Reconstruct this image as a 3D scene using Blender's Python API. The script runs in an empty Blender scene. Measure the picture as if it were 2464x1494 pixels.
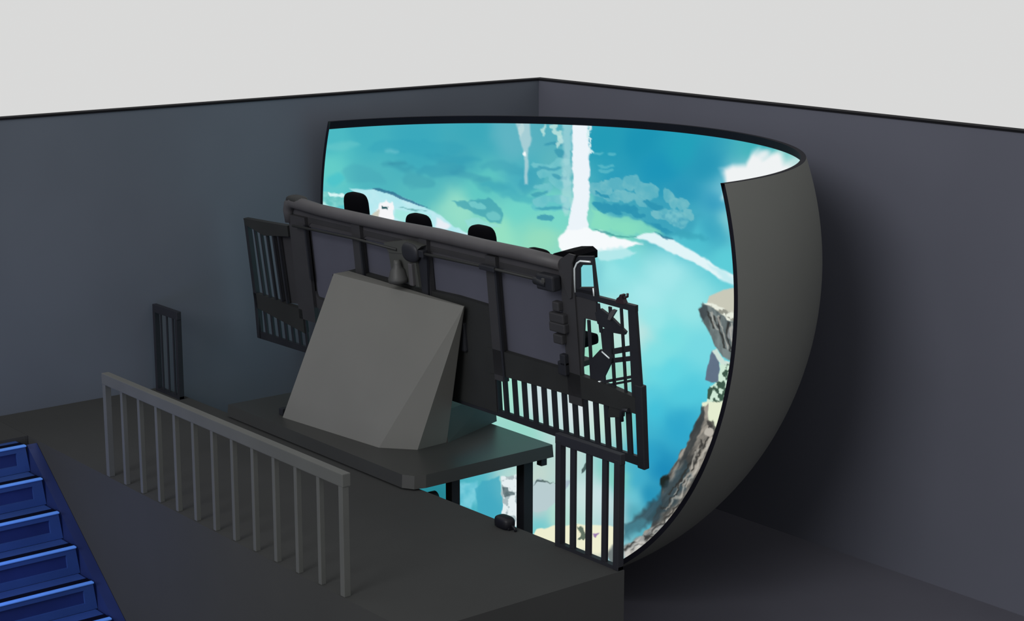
import bpy, bmesh, math, random
import numpy as np
from mathutils import Vector, Matrix

random.seed(7)
C = bpy.context.scene.collection
SC = bpy.context.scene
SC.view_settings.view_transform = 'Standard'
SC.view_settings.look = 'None'
SC.view_settings.exposure = 0.0
SC.view_settings.gamma = 1.0
R = math.radians


# ------------------------------------------------------------------ materials
def lin(c):
    return tuple(((v / 255.0) / 12.92) if v / 255.0 <= 0.04045 else (((v / 255.0) + 0.055) / 1.055) ** 2.4 for v in c)


def material(name, rgb, rough=0.6, var=0.18, scale=1.5, metal=0.0, spec=0.3, emit=None, emit_s=0.0, bump=0.0):
    """procedural surface: a linear colour mottled by object-space noise"""
    m = bpy.data.materials.new(name)
    m.use_nodes = True
    nt = m.node_tree
    b = nt.nodes['Principled BSDF']
    tc = nt.nodes.new('ShaderNodeTexCoord')
    nz = nt.nodes.new('ShaderNodeTexNoise')
    nz.inputs['Scale'].default_value = scale
    nz.inputs['Detail'].default_value = 3
    nt.links.new(tc.outputs['Object'], nz.inputs['Vector'])
    rp = nt.nodes.new('ShaderNodeValToRGB')
    rp.color_ramp.elements[0].position = 0.3
    rp.color_ramp.elements[1].position = 0.7
    rp.color_ramp.elements[0].color = tuple(v * (1 - var) for v in rgb) + (1,)
    rp.color_ramp.elements[1].color = tuple(v * (1 + var) for v in rgb) + (1,)
    nt.links.new(nz.outputs['Fac'], rp.inputs['Fac'])
    nt.links.new(rp.outputs['Color'], b.inputs['Base Color'])
    b.inputs['Roughness'].default_value = rough
    b.inputs['Metallic'].default_value = metal
    b.inputs['Specular IOR Level'].default_value = spec
    if emit:
        b.inputs['Emission Color'].default_value = emit + (1,)
        b.inputs['Emission Strength'].default_value = emit_s
    if bump:
        bp = nt.nodes.new('ShaderNodeBump')
        bp.inputs['Strength'].default_value = bump
        nt.links.new(nz.outputs['Fac'], bp.inputs['Height'])
        nt.links.new(bp.outputs['Normal'], b.inputs['Normal'])
    return m


M = {}
M['wall_l'] = material('wall_paint_left', (.098, .112, .138), rough=.9, var=.10, scale=.35, spec=.1)
M['wall_r'] = material('wall_paint_right', (.090, .094, .120), rough=.9, var=.06, scale=.35, spec=.1)
M['trim'] = material('wall_cap_black', (.006, .006, .008), rough=.8, spec=.1)
M['floor'] = material('floor_dark', (.090, .090, .112), rough=.85, var=.08, scale=.4, spec=.1)
M['platform'] = material('platform_grey', (.040, .041, .041), rough=.85, var=.06, scale=.6, spec=.1)
M['slab'] = material('slab_charcoal', (.034, .035, .034), rough=.38, var=.08, scale=.8, spec=.35)
M['rail'] = material('rail_grey_paint', (.075, .078, .075), rough=.6, var=.06, scale=2)
M['fence'] = material('fence_black_paint', (.014, .015, .020), rough=.5, var=.1, scale=3)
M['housing'] = material('housing_grey', (.122, .122, .114), rough=.75, var=.06, scale=.7, spec=.2)
M['plinth'] = material('plinth_dark', (.045, .047, .044), rough=.6, var=.1, scale=1.2)
M['hull'] = material('gondola_charcoal', (.016, .017, .017), rough=.6, var=.12, scale=2)
M['gframe'] = material('gondola_black_metal', (.013, .014, .018), rough=.5, var=.12, scale=3)
M['beam'] = material('gondola_beam_grey', (.060, .058, .062), rough=.5, var=.1, scale=3)
M['band'] = material('gondola_band', (.040, .039, .044), rough=.6, var=.1, scale=2)
M['panel'] = material('gondola_panel_slate', (.062, .064, .085), rough=.75, var=.06, scale=1.2, spec=.15)
M['post'] = material('gondola_post', (.026, .026, .029), rough=.6, var=.1, scale=2)
M['actuator'] = material('actuator_grey', (.045, .046, .045), rough=.5, var=.1, scale=3)
M['seatblack'] = material('seat_black', (.002, .002, .003), rough=.9, var=.1, scale=3, spec=.05)
M['hook'] = material('hook_dark_red', (.022, .012, .016), rough=.5, var=.1, scale=6)
M['silver'] = material('silver_edge', (.75, .82, .84), rough=.35, var=.05, scale=6, metal=.2)
M['shell'] = material('dome_shell_grey', (.125, .129, .121), rough=.85, var=.04, scale=.5, spec=.1)
M['rim'] = material('dome_rim_black', (.006, .006, .011), rough=.8, spec=.1)
M['lip'] = material('dome_lip_dark', (.022, .023, .022), rough=.8, spec=.1)
M['step'] = material('step_blue', (.022, .052, .18), rough=.45, var=.1, scale=2, emit=(.02, .07, .32), emit_s=.04)  # low emission here and below puts blue glow into the stair colours
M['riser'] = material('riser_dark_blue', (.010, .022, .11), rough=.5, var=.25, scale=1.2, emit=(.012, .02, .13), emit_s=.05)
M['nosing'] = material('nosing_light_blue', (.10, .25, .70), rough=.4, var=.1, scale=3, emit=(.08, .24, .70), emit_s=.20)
M['stringer'] = material('stringer_navy', (.012, .022, .085), rough=.5, var=.2, scale=1.5, emit=(.010, .022, .13), emit_s=.06)  # emission stands in for blue glow beside the platform face
M['gap'] = material('step_shade_black', (.002, .003, .012), rough=.9, spec=.05)  # black for the shade line behind each nosing
M['lamp'] = material('lamp_black', (.004, .004, .007), rough=.5)


# ------------------------------------------------------------------ mesh helpers
def new_bm():
    return bmesh.new()


def box(bm, lo, hi, bevel=0.0, mat=None):
    g = bmesh.ops.create_cube(bm, size=1.0)
    vs = g['verts']
    c = [(lo[i] + hi[i]) / 2 for i in range(3)]
    s = [abs(hi[i] - lo[i]) for i in range(3)]
    for v in vs:
        v.co = Vector((c[0] + v.co.x * s[0], c[1] + v.co.y * s[1], c[2] + v.co.z * s[2]))
        if mat:
            v.co = mat @ v.co
    if bevel:
        es = list({e for v in vs for e in v.link_edges})
        bmesh.ops.bevel(bm, geom=es, offset=bevel, segments=2, affect='EDGES', profile=0.6)


def bar(bm, p, q, w, h, bevel=0.0, up=(1, 0, 0)):
    """rectangular bar from p to q: h along `up`, w across it"""
    p, q = Vector(p), Vector(q)
    z = (q - p)
    L = z.length
    z.normalize()
    u = Vector(up)
    u = (u - z * u.dot(z)).normalized()
    v = z.cross(u)
    mt = Matrix.Identity(4)
    for i in range(3):
        mt[i][0], mt[i][1], mt[i][2], mt[i][3] = u[i], v[i], z[i], p[i]
    box(bm, (-h / 2, -w / 2, 0), (h / 2, w / 2, L), bevel, mt)


def tube(bm, pts, r, n=12, closed_ends=True):
    pts = [Vector(p) for p in pts]
    rings = []
    prev = None
    for i, p in enumerate(pts):
        t = (pts[min(i + 1, len(pts) - 1)] - pts[max(i - 1, 0)]).normalized()
        if prev is None:
            a = Vector((0, 0, 1)) if abs(t.z) < .9 else Vector((1, 0, 0))
            u = t.cross(a).normalized()
        else:
            u = (prev - t * prev.dot(t)).normalized()
        prev = u
        v = t.cross(u)
        rr = r[i] if isinstance(r, (list, tuple)) else r
        rings.append([bm.verts.new(p + (u * math.cos(2 * math.pi * k / n) + v * math.sin(2 * math.pi * k / n)) * rr) for k in range(n)])
    for a, b in zip(rings, rings[1:]):
        for k in range(n):
            f = bm.faces.new((a[k], a[(k + 1) % n], b[(k + 1) % n], b[k]))
            f.smooth = True
    if closed_ends:
        bm.faces.new(rings[0][::-1])
        bm.faces.new(rings[-1])


def prism(bm, poly, d0, d1, axes='x'):
    """extrude a polygon of (s, h) pairs along the first axis from d0 to d1"""
    a = [bm.verts.new((d0, s, h)) for s, h in poly]
    b = [bm.verts.new((d1, s, h)) for s, h in poly]
    n = len(poly)
    bm.faces.new(a)
    bm.faces.new(b[::-1])
    for i in range(n):
        bm.faces.new((a[i], b[i], b[(i + 1) % n], a[(i + 1) % n]))


def frame(bm, outer, inner, d0, d1):
    """flat ring between two polygons with the same number of corners"""
    n = len(outer)
    V = lambda pl, d: [bm.verts.new((d, s, h)) for s, h in pl]
    o0, i0, o1, i1 = V(outer, d0), V(inner, d0), V(outer, d1), V(inner, d1)
    for k in range(n):
        j = (k + 1) % n
        bm.faces.new((o0[k], o0[j], i0[j], i0[k]))
        bm.faces.new((o1[j], o1[k], i1[k], i1[j]))
        bm.faces.new((o0[j], o0[k], o1[k], o1[j]))
        bm.faces.new((i0[k], i0[j], i1[j], i1[k]))


def rrect(s0, s1, h0, h1, r, n=5):
    pts = []
    for cx, cy, a0 in ((s1 - r, h1 - r, 0), (s0 + r, h1 - r, 90), (s0 + r, h0 + r, 180), (s1 - r, h0 + r, 270)):
        for k in range(n + 1):
            a = R(a0 + 90 * k / n)
            pts.append((cx + r * math.cos(a), cy + r * math.sin(a)))
    return pts


def lathe(bm, c, prof, n=20, axis='z'):
    rings = []
    for r, z in prof:
        ring = []
        for k in range(n):
            a = 2 * math.pi * k / n
            x, y = r * math.cos(a), r * math.sin(a)
            p = (x, y, z) if axis == 'z' else (z, x, y)
            ring.append(bm.verts.new(Vector(c) + Vector(p)))
        rings.append(ring)
    for a, b in zip(rings, rings[1:]):
        for k in range(n):
            f = bm.faces.new((a[k], a[(k + 1) % n], b[(k + 1) % n], b[k]))
            f.smooth = True
    bm.faces.new(rings[0][::-1])
    bm.faces.new(rings[-1])


def superbox(bm, c, half, e=.5, nu=24, nv=14):
    """soft cushion: superellipsoid"""
    sg = lambda v, p: math.copysign(abs(v) ** p, v)
    rows = []
    for j in range(nv + 1):
        b = -math.pi / 2 + math.pi * j / nv
        row = []
        for i in range(nu):
            a = 2 * math.pi * i / nu
            row.append(bm.verts.new((c[0] + half[0] * sg(math.cos(b), e) * sg(math.cos(a), e),
                                     c[1] + half[1] * sg(math.cos(b), e) * sg(math.sin(a), e),
                                     c[2] + half[2] * sg(math.sin(b), e))))
        rows.append(row)
    for p, q in zip(rows, rows[1:]):
        for i in range(nu):
            f = bm.faces.new((p[i], p[(i + 1) % nu], q[(i + 1) % nu], q[i]))
            f.smooth = True
    bmesh.ops.remove_doubles(bm, verts=rows[0] + rows[-1], dist=1e-5)


def obj(name, bm, m, parent=None):
    bmesh.ops.recalc_face_normals(bm, faces=bm.faces[:])
    me = bpy.data.meshes.new(name)
    bm.to_mesh(me)
    bm.free()
    o = bpy.data.objects.new(name, me)
    C.objects.link(o)
    me.materials.append(M[m] if isinstance(m, str) else m)
    if parent:
        o.parent = parent
    return o


def tag(o, label, cat, group=None, kind=None):
    o['label'] = label
    o['category'] = cat
    if group:
        o['group'] = group
    if kind:
        o['kind'] = kind
    return o


def empty(name, loc, label, cat, rot=(0, 0, 0), group=None):
    o = bpy.data.objects.new(name, None)
    C.objects.link(o)
    o.empty_display_size = .2
    o.location = loc
    o.rotation_euler = rot
    return tag(o, label, cat, group)


def struct(name, bm, m, label=None):
    o = obj(name, bm, m)
    o['kind'] = 'structure'
    if label:
        o['label'] = label
    return o


# ------------------------------------------------------------------ the room
FLOOR_Z, TOP_Z = -1.95, 3.49
b = new_bm(); box(b, (-18, -18, FLOOR_Z - .15), (.15, .15, FLOOR_Z)); struct('floor', b, 'floor', 'dark lower floor of the pit under the dome')
b = new_bm(); box(b, (-18, 0, FLOOR_Z), (.15, .15, TOP_Z)); struct('wall_left', b, 'wall_l', 'long slate grey wall on the left, open above')
b = new_bm(); box(b, (0, -18, FLOOR_Z), (.15, 0, TOP_Z)); struct('wall_right', b, 'wall_r', 'long slate grey wall on the right behind the dome')
b = new_bm(); box(b, (-18, -.012, TOP_Z), (.15, .15, TOP_Z + .025)); struct('trim_1', b, 'trim', 'thin black cap along the top of the left wall')
b = new_bm(); box(b, (-.012, -18, TOP_Z), (.15, -.012, TOP_Z + .025)); struct('trim_2', b, 'trim', 'thin black cap along the top of the right wall')

# ------------------------------------------------------------------ loading platform (solid block)
PX0, PX1, PY0 = -8.4, -6.05, -8.45
b = new_bm()
poly = [(PX0, PY0), (PX1, PY0), (PX1 - .12, -.006), (PX0, -.006)]
lo = [b.verts.new((x, y, FLOOR_Z)) for x, y in poly]
hi = [b.verts.new((x, y, 0)) for x, y in poly]
b.faces.new(lo[::-1]); b.faces.new(hi)
for i in range(4):
    b.faces.new((lo[i], lo[(i + 1) % 4], hi[(i + 1) % 4], hi[i]))
tag(obj('loading_platform', b, 'platform'), 'broad dark grey loading platform raised between the stairs and the dome', 'platform')

# ------------------------------------------------------------------ blue staircase, each step with riser panel and nosing
st = empty('staircase', (-9.5, -2.4, FLOOR_Z), 'blue lit staircase climbing along the platform side at lower left', 'staircase')
SX0, SX1, RUN, RISE = -10.6, -8.55, .385, .291
b = new_bm(); box(b, (-10.6 + 9.5, -.98 + 2.4, 0), (PX0 - .004 + 9.5, -.006 + 2.4, -FLOOR_Z)); obj('landing', b, 'platform', st)
for k in range(6):
    y1 = -1.282 - k * RUN          # front face of this rise
    z1 = -.012 - k * RISE           # tread level above the rise
    dy = lambda v: v + 2.4
    dz = lambda v: v - FLOOR_Z
    dx = lambda v: v + 9.5
    b = new_bm()
    back = y1 + (RUN if k else .30)
    zb = z1 - RISE
    # body of the step: tread slab and the framed riser below its front edge
    fr = [(dx(SX0), dz(zb - .02)), (dx(SX1 + .02), dz(zb - .02)), (dx(SX1 - .02), dz(z1 - .02)), (dx(SX0), dz(z1 - .02))]
    inn = [(dx(SX0 + .12), dz(zb + .065)), (dx(SX1 - .12), dz(zb + .065)), (dx(SX1 - .13), dz(z1 - .075)), (dx(SX0 + .12), dz(z1 - .075))]
    yy0, yy1, yr = dy(y1), dy(y1 + .05), dy(y1 + .035)
    n = 4
    V = lambda pl, y: [b.verts.new((x, y, z)) for x, z in pl]
    o0, i0, i1 = V(fr, yy0), V(inn, yy0), V(inn, yr)
    for q in range(n):
        j = (q + 1) % n
        b.faces.new((o0[q], o0[j], i0[j], i0[q]))
        b.faces.new((i0[q], i0[j], i1[j], i1[q]))
    box(b, (dx(SX0), dy(y1 + .05), dz(zb - .02)), (dx(SX1), dy(back), dz(z1 - .02)), .012)
    s_ = obj('step', b, 'step', st)
    b = new_bm(); box(b, (dx(SX0 + .11), dy(y1 + .030), dz(zb + .06)), (dx(SX1 - .125), dy(y1 + .049), dz(z1 - .07)))
    obj('riser_panel', b, 'riser', s_)
    b = new_bm(); box(b, (dx(SX0), dy(y1 - .012), dz(z1 - .020)), (dx(SX1 - .01), dy(y1 + .05), dz(z1)), .008)
    obj('nosing', b, 'nosing', s_)
    b = new_bm(); box(b, (dx(SX0), dy(y1 + .05), dz(z1 - .022)), (dx(SX1 - .01), dy(y1 + .16), dz(z1 - .006)))  # thin black strip draws the shadow groove behind the nosing
    obj('groove_shade', b, 'gap', s_)

b = new_bm()
ya, za, n6 = -1.22 + 2.4, -.03 - FLOOR_Z, 5.6
prism(b, [(ya, za), (ya - n6 * RUN, za - n6 * RISE), (ya - n6 * RUN, max(.02, za - n6 * RISE - .42)), (ya, za - .42)], SX1 + .025 + 9.5, PX0 - .006 + 9.5)
obj('stringer', b, 'stringer', st)

# ------------------------------------------------------------------ long railing on the platform edge
rl = empty('railing', (-8.36, -5.15, 0), 'long grey railing with thirteen balusters along the near platform edge', 'railing')
Y0, Y1 = -2.95, -7.38
b = new_bm(); box(b, (-.035, Y0 + 5.15 + .04, 1.00), (.05, Y1 + 5.15 - .04, 1.12), .008); obj('top_rail', b, 'rail', rl)
for k in range(13):
    y = Y0 + (Y1 - Y0) * k / 12 + 5.15
    w = .033 if k in (0, 12) else .025
    b = new_bm(); box(b, (-w, y - w, .0), (w, y + w, 1.01), .004); obj('post' if k in (0, 12) else 'baluster', b, 'rail', rl)


# ------------------------------------------------------------------ two short black fences on the far platform edge
def fence(name, x, ya, yb, label, n, top=1.1, bw=.038, pw=.045):
    f = empty(name, (x, (ya + yb) / 2, 0), label, 'fence', group=None)
    m = (ya + yb) / 2
    b = new_bm(); box(b, (-.03, ya - m - .01, top - .10), (.03, yb - m + .01, top), .006); obj('top_rail', b, 'fence', f)
    for y, w in ((ya - m + pw, pw), (yb - m - pw, pw)):
        b = new_bm(); box(b, (-.035, y - w, 0), (.035, y + w, top - .06), .005); obj('post', b, 'fence', f)
    for k in range(1, n):
        y = (ya - m) + (yb - ya) * k / n
        b = new_bm(); box(b, (-bw * .5, y - bw, 0), (bw * .5, y + bw, top - .06), .004); obj('baluster', b, 'fence', f)
    b = new_bm(); box(b, (-.03, ya - m, 0), (.03, yb - m, .035)); obj('bottom_rail', b, 'fence', f)
    return f


fence('platform_fence', -6.085, -8.44, -7.56, 'short black bar fence at the right end of the platform against the screen', 4, bw=.032, pw=.036)
f2 = fence('platform_fence', -6.27, -.70, -.10, 'short black bar fence beside the left wall beyond the long railing', 4, bw=.016, pw=.025)

# ------------------------------------------------------------------ support slab that reaches out from the platform
sl = empty('support_slab', (-5.25, -3.6, .02), 'dark flat slab reaching out from the platform under the grey housing', 'slab')
b = new_bm()
pl = [(-6.25, -5.28), (-6.18, -5.40), (-6.06, -5.44), (-4.33, -5.44), (-4.33, -1.75), (-6.25, -1.75)]
lo = [b.verts.new((x + 5.25, y + 3.6, 0)) for x, y in pl]
hi = [b.verts.new((x + 5.25 + (.02 if x < -6 else 0), y + 3.6 + (.02 if y < -5 else 0), .135)) for x, y in pl]
b.faces.new(lo[::-1]); b.faces.new(hi)
for i in range(len(pl)):
    j = (i + 1) % len(pl)
    b.faces.new((lo[i], lo[j], hi[j], hi[i]))
obj('deck', b, 'slab', sl)
for x, y, w in ((-4.54, -5.2, .065), (-5.53, -5.2, .055), (-4.54, -2.0, .065), (-5.53, -2.0, .055)):
    b = new_bm(); box(b, (x + 5.25 - w, y + 3.6 - w, FLOOR_Z - .02), (x + 5.25 + w, y + 3.6 + w, .01), .006)
    box(b, (x + 5.25 - w * 1.5, y + 3.6 - w * 1.5, -.05), (x + 5.25 + w * 1.5, y + 3.6 + w * 1.5, .01), .004)
    obj('leg', b, 'gframe', sl)
b = new_bm(); box(b, (.78, -1.80, -.09), (.86, -1.72, .01), .004); obj('bracket', b, 'gframe', sl)

b = new_bm()
lathe(b, (-5.93, -5.36, -.14), [(.05, -.06), (.075, -.05), (.075, .05), (.05, .06)], 18, axis='x')
box(b, (-6.09, -5.40, -.20), (-5.95, -5.30, -.10), .01)
tag(obj('floodlight', b, 'lamp'), 'small round dark lamp under the front corner of the slab', 'lamp')

b = new_bm()
superbox(b, (-6.16, -6.86, .055), (.07, .11, .065), .6)
box(b, (-6.20, -6.97, 0), (-6.12, -6.75, .03), .006)
tube(b, [(-6.16, -6.93, .05), (-6.16, -7.01, .035), (-6.16, -7.03, .004)], .014, 8)
tag(obj('floor_lamp', b, 'lamp'), 'small black rounded lamp on the platform edge under the screen castle', 'lamp')

# ------------------------------------------------------------------ grey housing of the motion base
hs = empty('motion_housing', (-5.4, -3.7, .155), 'large tilted grey box housing standing on the slab behind the seats', 'housing')
o_ = Vector((-5.4, -3.7, .155))
b = new_bm()
T1, T2 = Vector((-5.396, -2.796, 1.786)), Vector((-5.20, -4.98, 1.739))
B1, B2, B3 = Vector((-6.03, -2.631, .155)), Vector((-5.864, -4.321, .155)), Vector((-5.585, -4.648, .155))
B4, B5 = Vector((-5.17, -4.62, .155)), Vector((-5.17, -2.55, .155))
T3, T4 = Vector((-5.185, -4.975, 1.742)), Vector((-5.185, -2.79, 1.79))
vs = {k: b.verts.new(v - o_) for k, v in dict(T1=T1, T2=T2, B1=B1, B2=B2, B3=B3, B4=B4, B5=B5, T3=T3, T4=T4).items()}
for fc in (('T1', 'B1', 'B2', 'T2'), ('T2', 'B2', 'B3'), ('T2', 'B3', 'B4', 'T3'), ('T1', 'T2', 'T3', 'T4'),
           ('T1', 'T4', 'B5', 'B1'), ('T4', 'T3', 'B4', 'B5'), ('B1', 'B5', 'B4', 'B3', 'B2')):
    b.faces.new([vs[k] for k in fc])
obj('shroud', b, 'housing', hs)
b = new_bm()
lo = [(-5.165, -4.64), (-4.22, -4.31), (-4.22, -2.5), (-5.165, -2.55)]
hi = [(-5.165, -4.58), (-4.24, -4.29), (-4.24, -2.6), (-5.165, -2.65)]
l_ = [b.verts.new(Vector((x, y, .155)) - o_) for x, y in lo]
h_ = [b.verts.new(Vector((x, y, .50)) - o_) for x, y in hi]
b.faces.new(l_[::-1]); b.faces.new(h_)
for i in range(4):
    b.faces.new((l_[i], l_[(i + 1) % 4], h_[(i + 1) % 4], h_[i]))
obj('plinth', b, 'plinth', hs)
b = new_bm(); box(b, (-.60, 1.12, 0), (-.2, 1.2, .08), .01); obj('foot', b, 'gframe', hs)

# ------------------------------------------------------------------ gondola: local axes are depth towards the screen, span, height
TH = R(5.5)
g = empty('gondola', (-5.0, -3.9, .6), 'dark multi-seat flying gondola tilted back in front of the bright screen', 'gondola', rot=(0, -TH, 0))
# balustrade across the foot of the gondola
b = new_bm()
prism(b, [(3.43, .55), (3.40, .36), (2.30, .22), (2.30, .52)], -.03, .035)
obj('middle_rail', b, 'hull', g)
b = new_bm()
prism(b, [(-1.35, .74), (-1.35, .46), (-2.4, .48), (-3.70, .50), (-3.70, .66), (-3.1, .72), (-2.4, .74)], -.03, .035)
obj('middle_rail', b, 'hull', g)
b = new_bm(); prism(b, [(3.46, .03), (3.46, -.06), (1.5, -.03), (-1.4, -.02), (-3.66, -.045), (-3.68, .05), (-1.4, .05), (1.0, .05)], -.015, .02)
obj('bottom_rail', b, 'gframe', g)
NB = 14
s0, s1 = -1.42, -3.66
for k in range(NB):
    s = s0 + (s1 - s0) * k / NB
    b = new_bm(); bar(b, (0, s + .01, 0), (0, s, .56), .066, .022); obj('baluster', b, 'gframe', g)
for k in range(8):
    s = 3.40 - .157 * k
    b = new_bm(); bar(b, (0, s, 0), (0, s, .40), .055, .022); obj('baluster', b, 'gframe', g)
b = new_bm(); bar(b, (0, -3.665, -.06), (0, -3.69, .80), .10, .07, .01); obj('end_post', b, 'gframe', g)
# end wing on the left: frame, bars, cloth-like dark infill
b = new_bm(); prism(b, [(3.45, 1.51), (3.42, 1.43), (3.0, 1.35), (2.42, 1.42), (2.42, 1.55), (2.9, 1.53)], -.035, .035); obj('wing_rail', b, 'hull', g)
b = new_bm(); prism(b, [(3.45, 1.50), (3.38, 1.48), (3.36, .40), (3.40, -.05), (3.46, -.05), (3.43, .45)], -.03, .03); obj('wing_post', b, 'gframe', g)
for s in (3.22, 3.08, 2.94, 2.80, 2.68):
    b = new_bm(); bar(b, (0, s - .02, .45), (0, s + .03, 1.42), .035, .03); obj('wing_bar', b, 'gframe', g)
b = new_bm(); prism(b, [(2.88, 1.44), (2.88, .50), (1.96, .60), (2.02, 1.62), (2.40, 1.60), (2.42, 1.44)], .05, .08); obj('wing_panel', b, 'post', g)
# thick back beam with drooping left shoulder, and the slim rod under it
b = new_bm()
tube(b, [(0, 2.40, 1.60), (0, 2.40, 1.74), (0, 2.36, 1.82), (0, 2.27, 1.86), (0, 1.7, 1.83), (0, .9, 1.83), (0, .2, 1.835), (0, -.6, 1.85), (0, -1.4, 1.845), (0, -2.1, 1.85), (0, -2.66, 1.84)],
     [.06, .07, .075, .078, .072, .074, .070, .076, .072, .074, .070], 14)
obj('back_beam', b, 'beam', g)
b = new_bm(); superbox(b, (.02, 2.22, 1.87), (.09, .18, .07), .7); obj('shoulder_pad', b, 'hull', g)
b = new_bm(); tube(b, [(-.10, 2.18, 1.60), (-.10, .9, 1.625), (-.10, .05, 1.615)], .017, 8)
tube(b, [(-.10, -.42, 1.64), (-.10, -1.5, 1.66), (-.10, -2.42, 1.66)], .017, 8); obj('rod', b, 'hull', g)
b = new_bm(); box(b, (-.13, -.47, 1.60), (-.06, -.39, 1.68), .01); obj('rod_clamp', b, 'gframe', g); b = new_bm(); box(b, (-.13, -1.70, 1.63), (-.07, -1.45, 1.685), .01); obj('rod_clamp', b, 'gframe', g)
b = new_bm()
box(b, (-.15, -2.66, 1.58), (-.04, -2.40, 1.74), .02)
tube(b, [(-.12, -2.36, 1.66), (-.12, -2.54, 1.65)], .045, 12)
obj('rod_bracket', b, 'gframe', g)
b = new_bm(); box(b, (-.165, -2.545, 1.665), (-.13, -2.50, 1.71), .008); obj('bolt', b, 'actuator', g)
b = new_bm(); prism(b, [(2.36, 1.80), (2.30, 1.58), (.9, 1.60), (-2.70, 1.62), (-2.70, 1.82)], .02, .05); obj('upper_band', b, 'band', g)
# back panels between the posts, rounded seat-shell corners
for q, (sa, sb, ha) in enumerate(((2.02, 1.02, .70), (.88, .10, 1.10), (-.36, -1.44, 1.06), (-1.60, -2.66, .66))):
    b = new_bm(); prism(b, rrect(min(sa, sb) - .05, max(sa, sb) + .05, ha - .06, 1.66, .08), .045, .075); obj('back_panel', b, 'panel', g)
    b = new_bm(); frame(b, rrect(min(sa, sb) - .07, max(sa, sb) + .07, ha - .12, 1.70, .10), rrect(min(sa, sb) + .0, max(sa, sb) - .0, ha, 1.64, .09), .015, .05); obj('panel_frame', b, 'post', g)
for sa, sb, ha, hb in ((2.38, 2.02, .40, 1.70), (1.03, .86, 1.0, 1.78), (-.28, -.42, 1.0, 1.78), (-1.44, -1.61, .40, 1.76), (-2.64, -2.84, .40, 1.80)):
    b = new_bm(); prism(b, [(sa, ha), (sb, ha), (sb, hb), (sa, hb)], -.03, .03); obj('back_post', b, 'post', g)
for s in (.845, -1.625, 2.0):
    b = new_bm(); bar(b, (-.035, s, .95 if s > 0 else .1), (-.035, s + .01, 1.62), .03, .03); obj('cable_duct', b, 'gframe', g)
# hull behind the housing
b = new_bm(); prism(b, [(1.55, 1.076), (1.4, .02), (-1.42, .02), (-1.469, 1.198), (-0.855, 1.213), (-0.097, 1.192), (0.703, 1.199), (1.121, 1.203)], -.02, .06); obj('mount_hull', b, 'hull', g)
b = new_bm(); box(b, (-.062, -1.0, .62), (-.0, .9, .95), .02); obj('mount_plate', b, 'gframe', g)
# centre bracket with actuator dome
b = new_bm(); prism(b, [(.24, 1.60), (.20, 1.24), (-.30, 1.24), (-.26, 1.60)], -.09, -.03)
prism(b, [(.30, 1.66), (.22, 1.56), (-.22, 1.60), (-.42, 1.72), (-.1, 1.74)], -.10, -.02); obj('bracket_plate', b, 'plinth', g)
b = new_bm(); lathe(b, (-.15, .0, 1.16), [(.115, .11), (.115, .15), (.10, .18), (.08, .25), (.05, .28), (.045, .32), (.03, .36)], 18); obj('actuator', b, 'actuator', g)
b = new_bm(); box(b, (-.13, -.24, 1.25), (-.05, -.17, 1.50), .01); obj('bracket_arm', b, 'beam', g)
b = new_bm(); prism(b, [(-.28, 1.72), (-.30, 1.10), (-.40, 1.08), (-.44, 1.60)], -.06, -.03); obj('bracket_arm', b, 'gframe', g)
b = new_bm(); superbox(b, (-.09, -.20, 1.62), (.05, .15, .11), .8); obj('motor', b, 'gframe', g)
# hinge blocks on the right post
b = new_bm()
for h, w in ((1.42, .05), (1.30, .11), (1.20, .12), (1.08, .07)):
    box(b, (-.09, -2.60 - w, h - .055), (-.02, -2.60 + w, h + .045), .015)
obj('hinge', b, 'post', g)
b = new_bm(); box(b, (-.08, -2.68, .70), (-.02, -2.56, .84), .012); box(b, (-.08, -2.68, .80), (-.02, -2.60, .92), .01); obj('latch', b, 'gframe', g)
# right end: solid side cheek, hooded window frame on top
b = new_bm(); prism(b, [(-2.72, 1.619), (-2.585, 0.662), (-2.835, 0.626), (-2.941, 1.337), (-3.119, 1.338), (-3.14, 1.637)], -.012, .012); obj('side_cheek', b, 'post', g)
b = new_bm(); frame(b, [(-2.761, 1.532), (-2.808, 1.878), (-2.903, 1.96), (-3.131, 1.993), (-3.166, 1.582)],
                       [(-2.902, 1.64), (-2.916, 1.84), (-2.956, 1.88), (-3.111, 1.903), (-3.114, 1.674)], -.012, .012); obj('window_frame', b, 'gframe', g)
b = new_bm(); prism(b, [(-2.903, 1.648), (-2.891, 1.587), (-3.116, 1.574), (-3.114, 1.683)], -.008, .008); obj('window_sill', b, 'plinth', g)
b = new_bm(); prism(b, [(-2.772, 1.516), (-2.627, 1.817), (-2.673, 1.9), (-2.806, 1.979), (-2.904, 1.977), (-2.852, 1.885), (-2.811, 1.531)], -.05, -.03); obj('hood_panel', b, 'post', g)
b = new_bm(); tube(b, [(-.02,) + p for p in ((-2.835, 1.586), (-2.853, 1.83), (-2.896, 1.891), (-2.948, 1.92), (-3.095, 1.934))], .010, 8); obj('silver_edge', b, 'silver', g)['label'] = 'thin shiny silver edge strip'
b = new_bm(); tube(b, [(-.02,) + p for p in ((-3.114, 1.674), (-3.118, 1.595))], .008, 8); obj('silver_edge', b, 'silver', g)['label'] = 'thin shiny silver edge strip'
# lattice wing on the right
b = new_bm(); prism(b, [(-2.665, 1.567), (-2.882, 1.552), (-3.335, 1.54), (-3.698, 1.532), (-3.703, 1.595), (-3.161, 1.598), (-2.917, 1.6)], -.02, .02); obj('wing_rail', b, 'gframe', g)
b = new_bm(); prism(b, [(-3.594, 1.535), (-3.579, 0.654), (-3.714, 0.653), (-3.696, 1.585)], -.018, .018); obj('wing_post', b, 'gframe', g)


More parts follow.
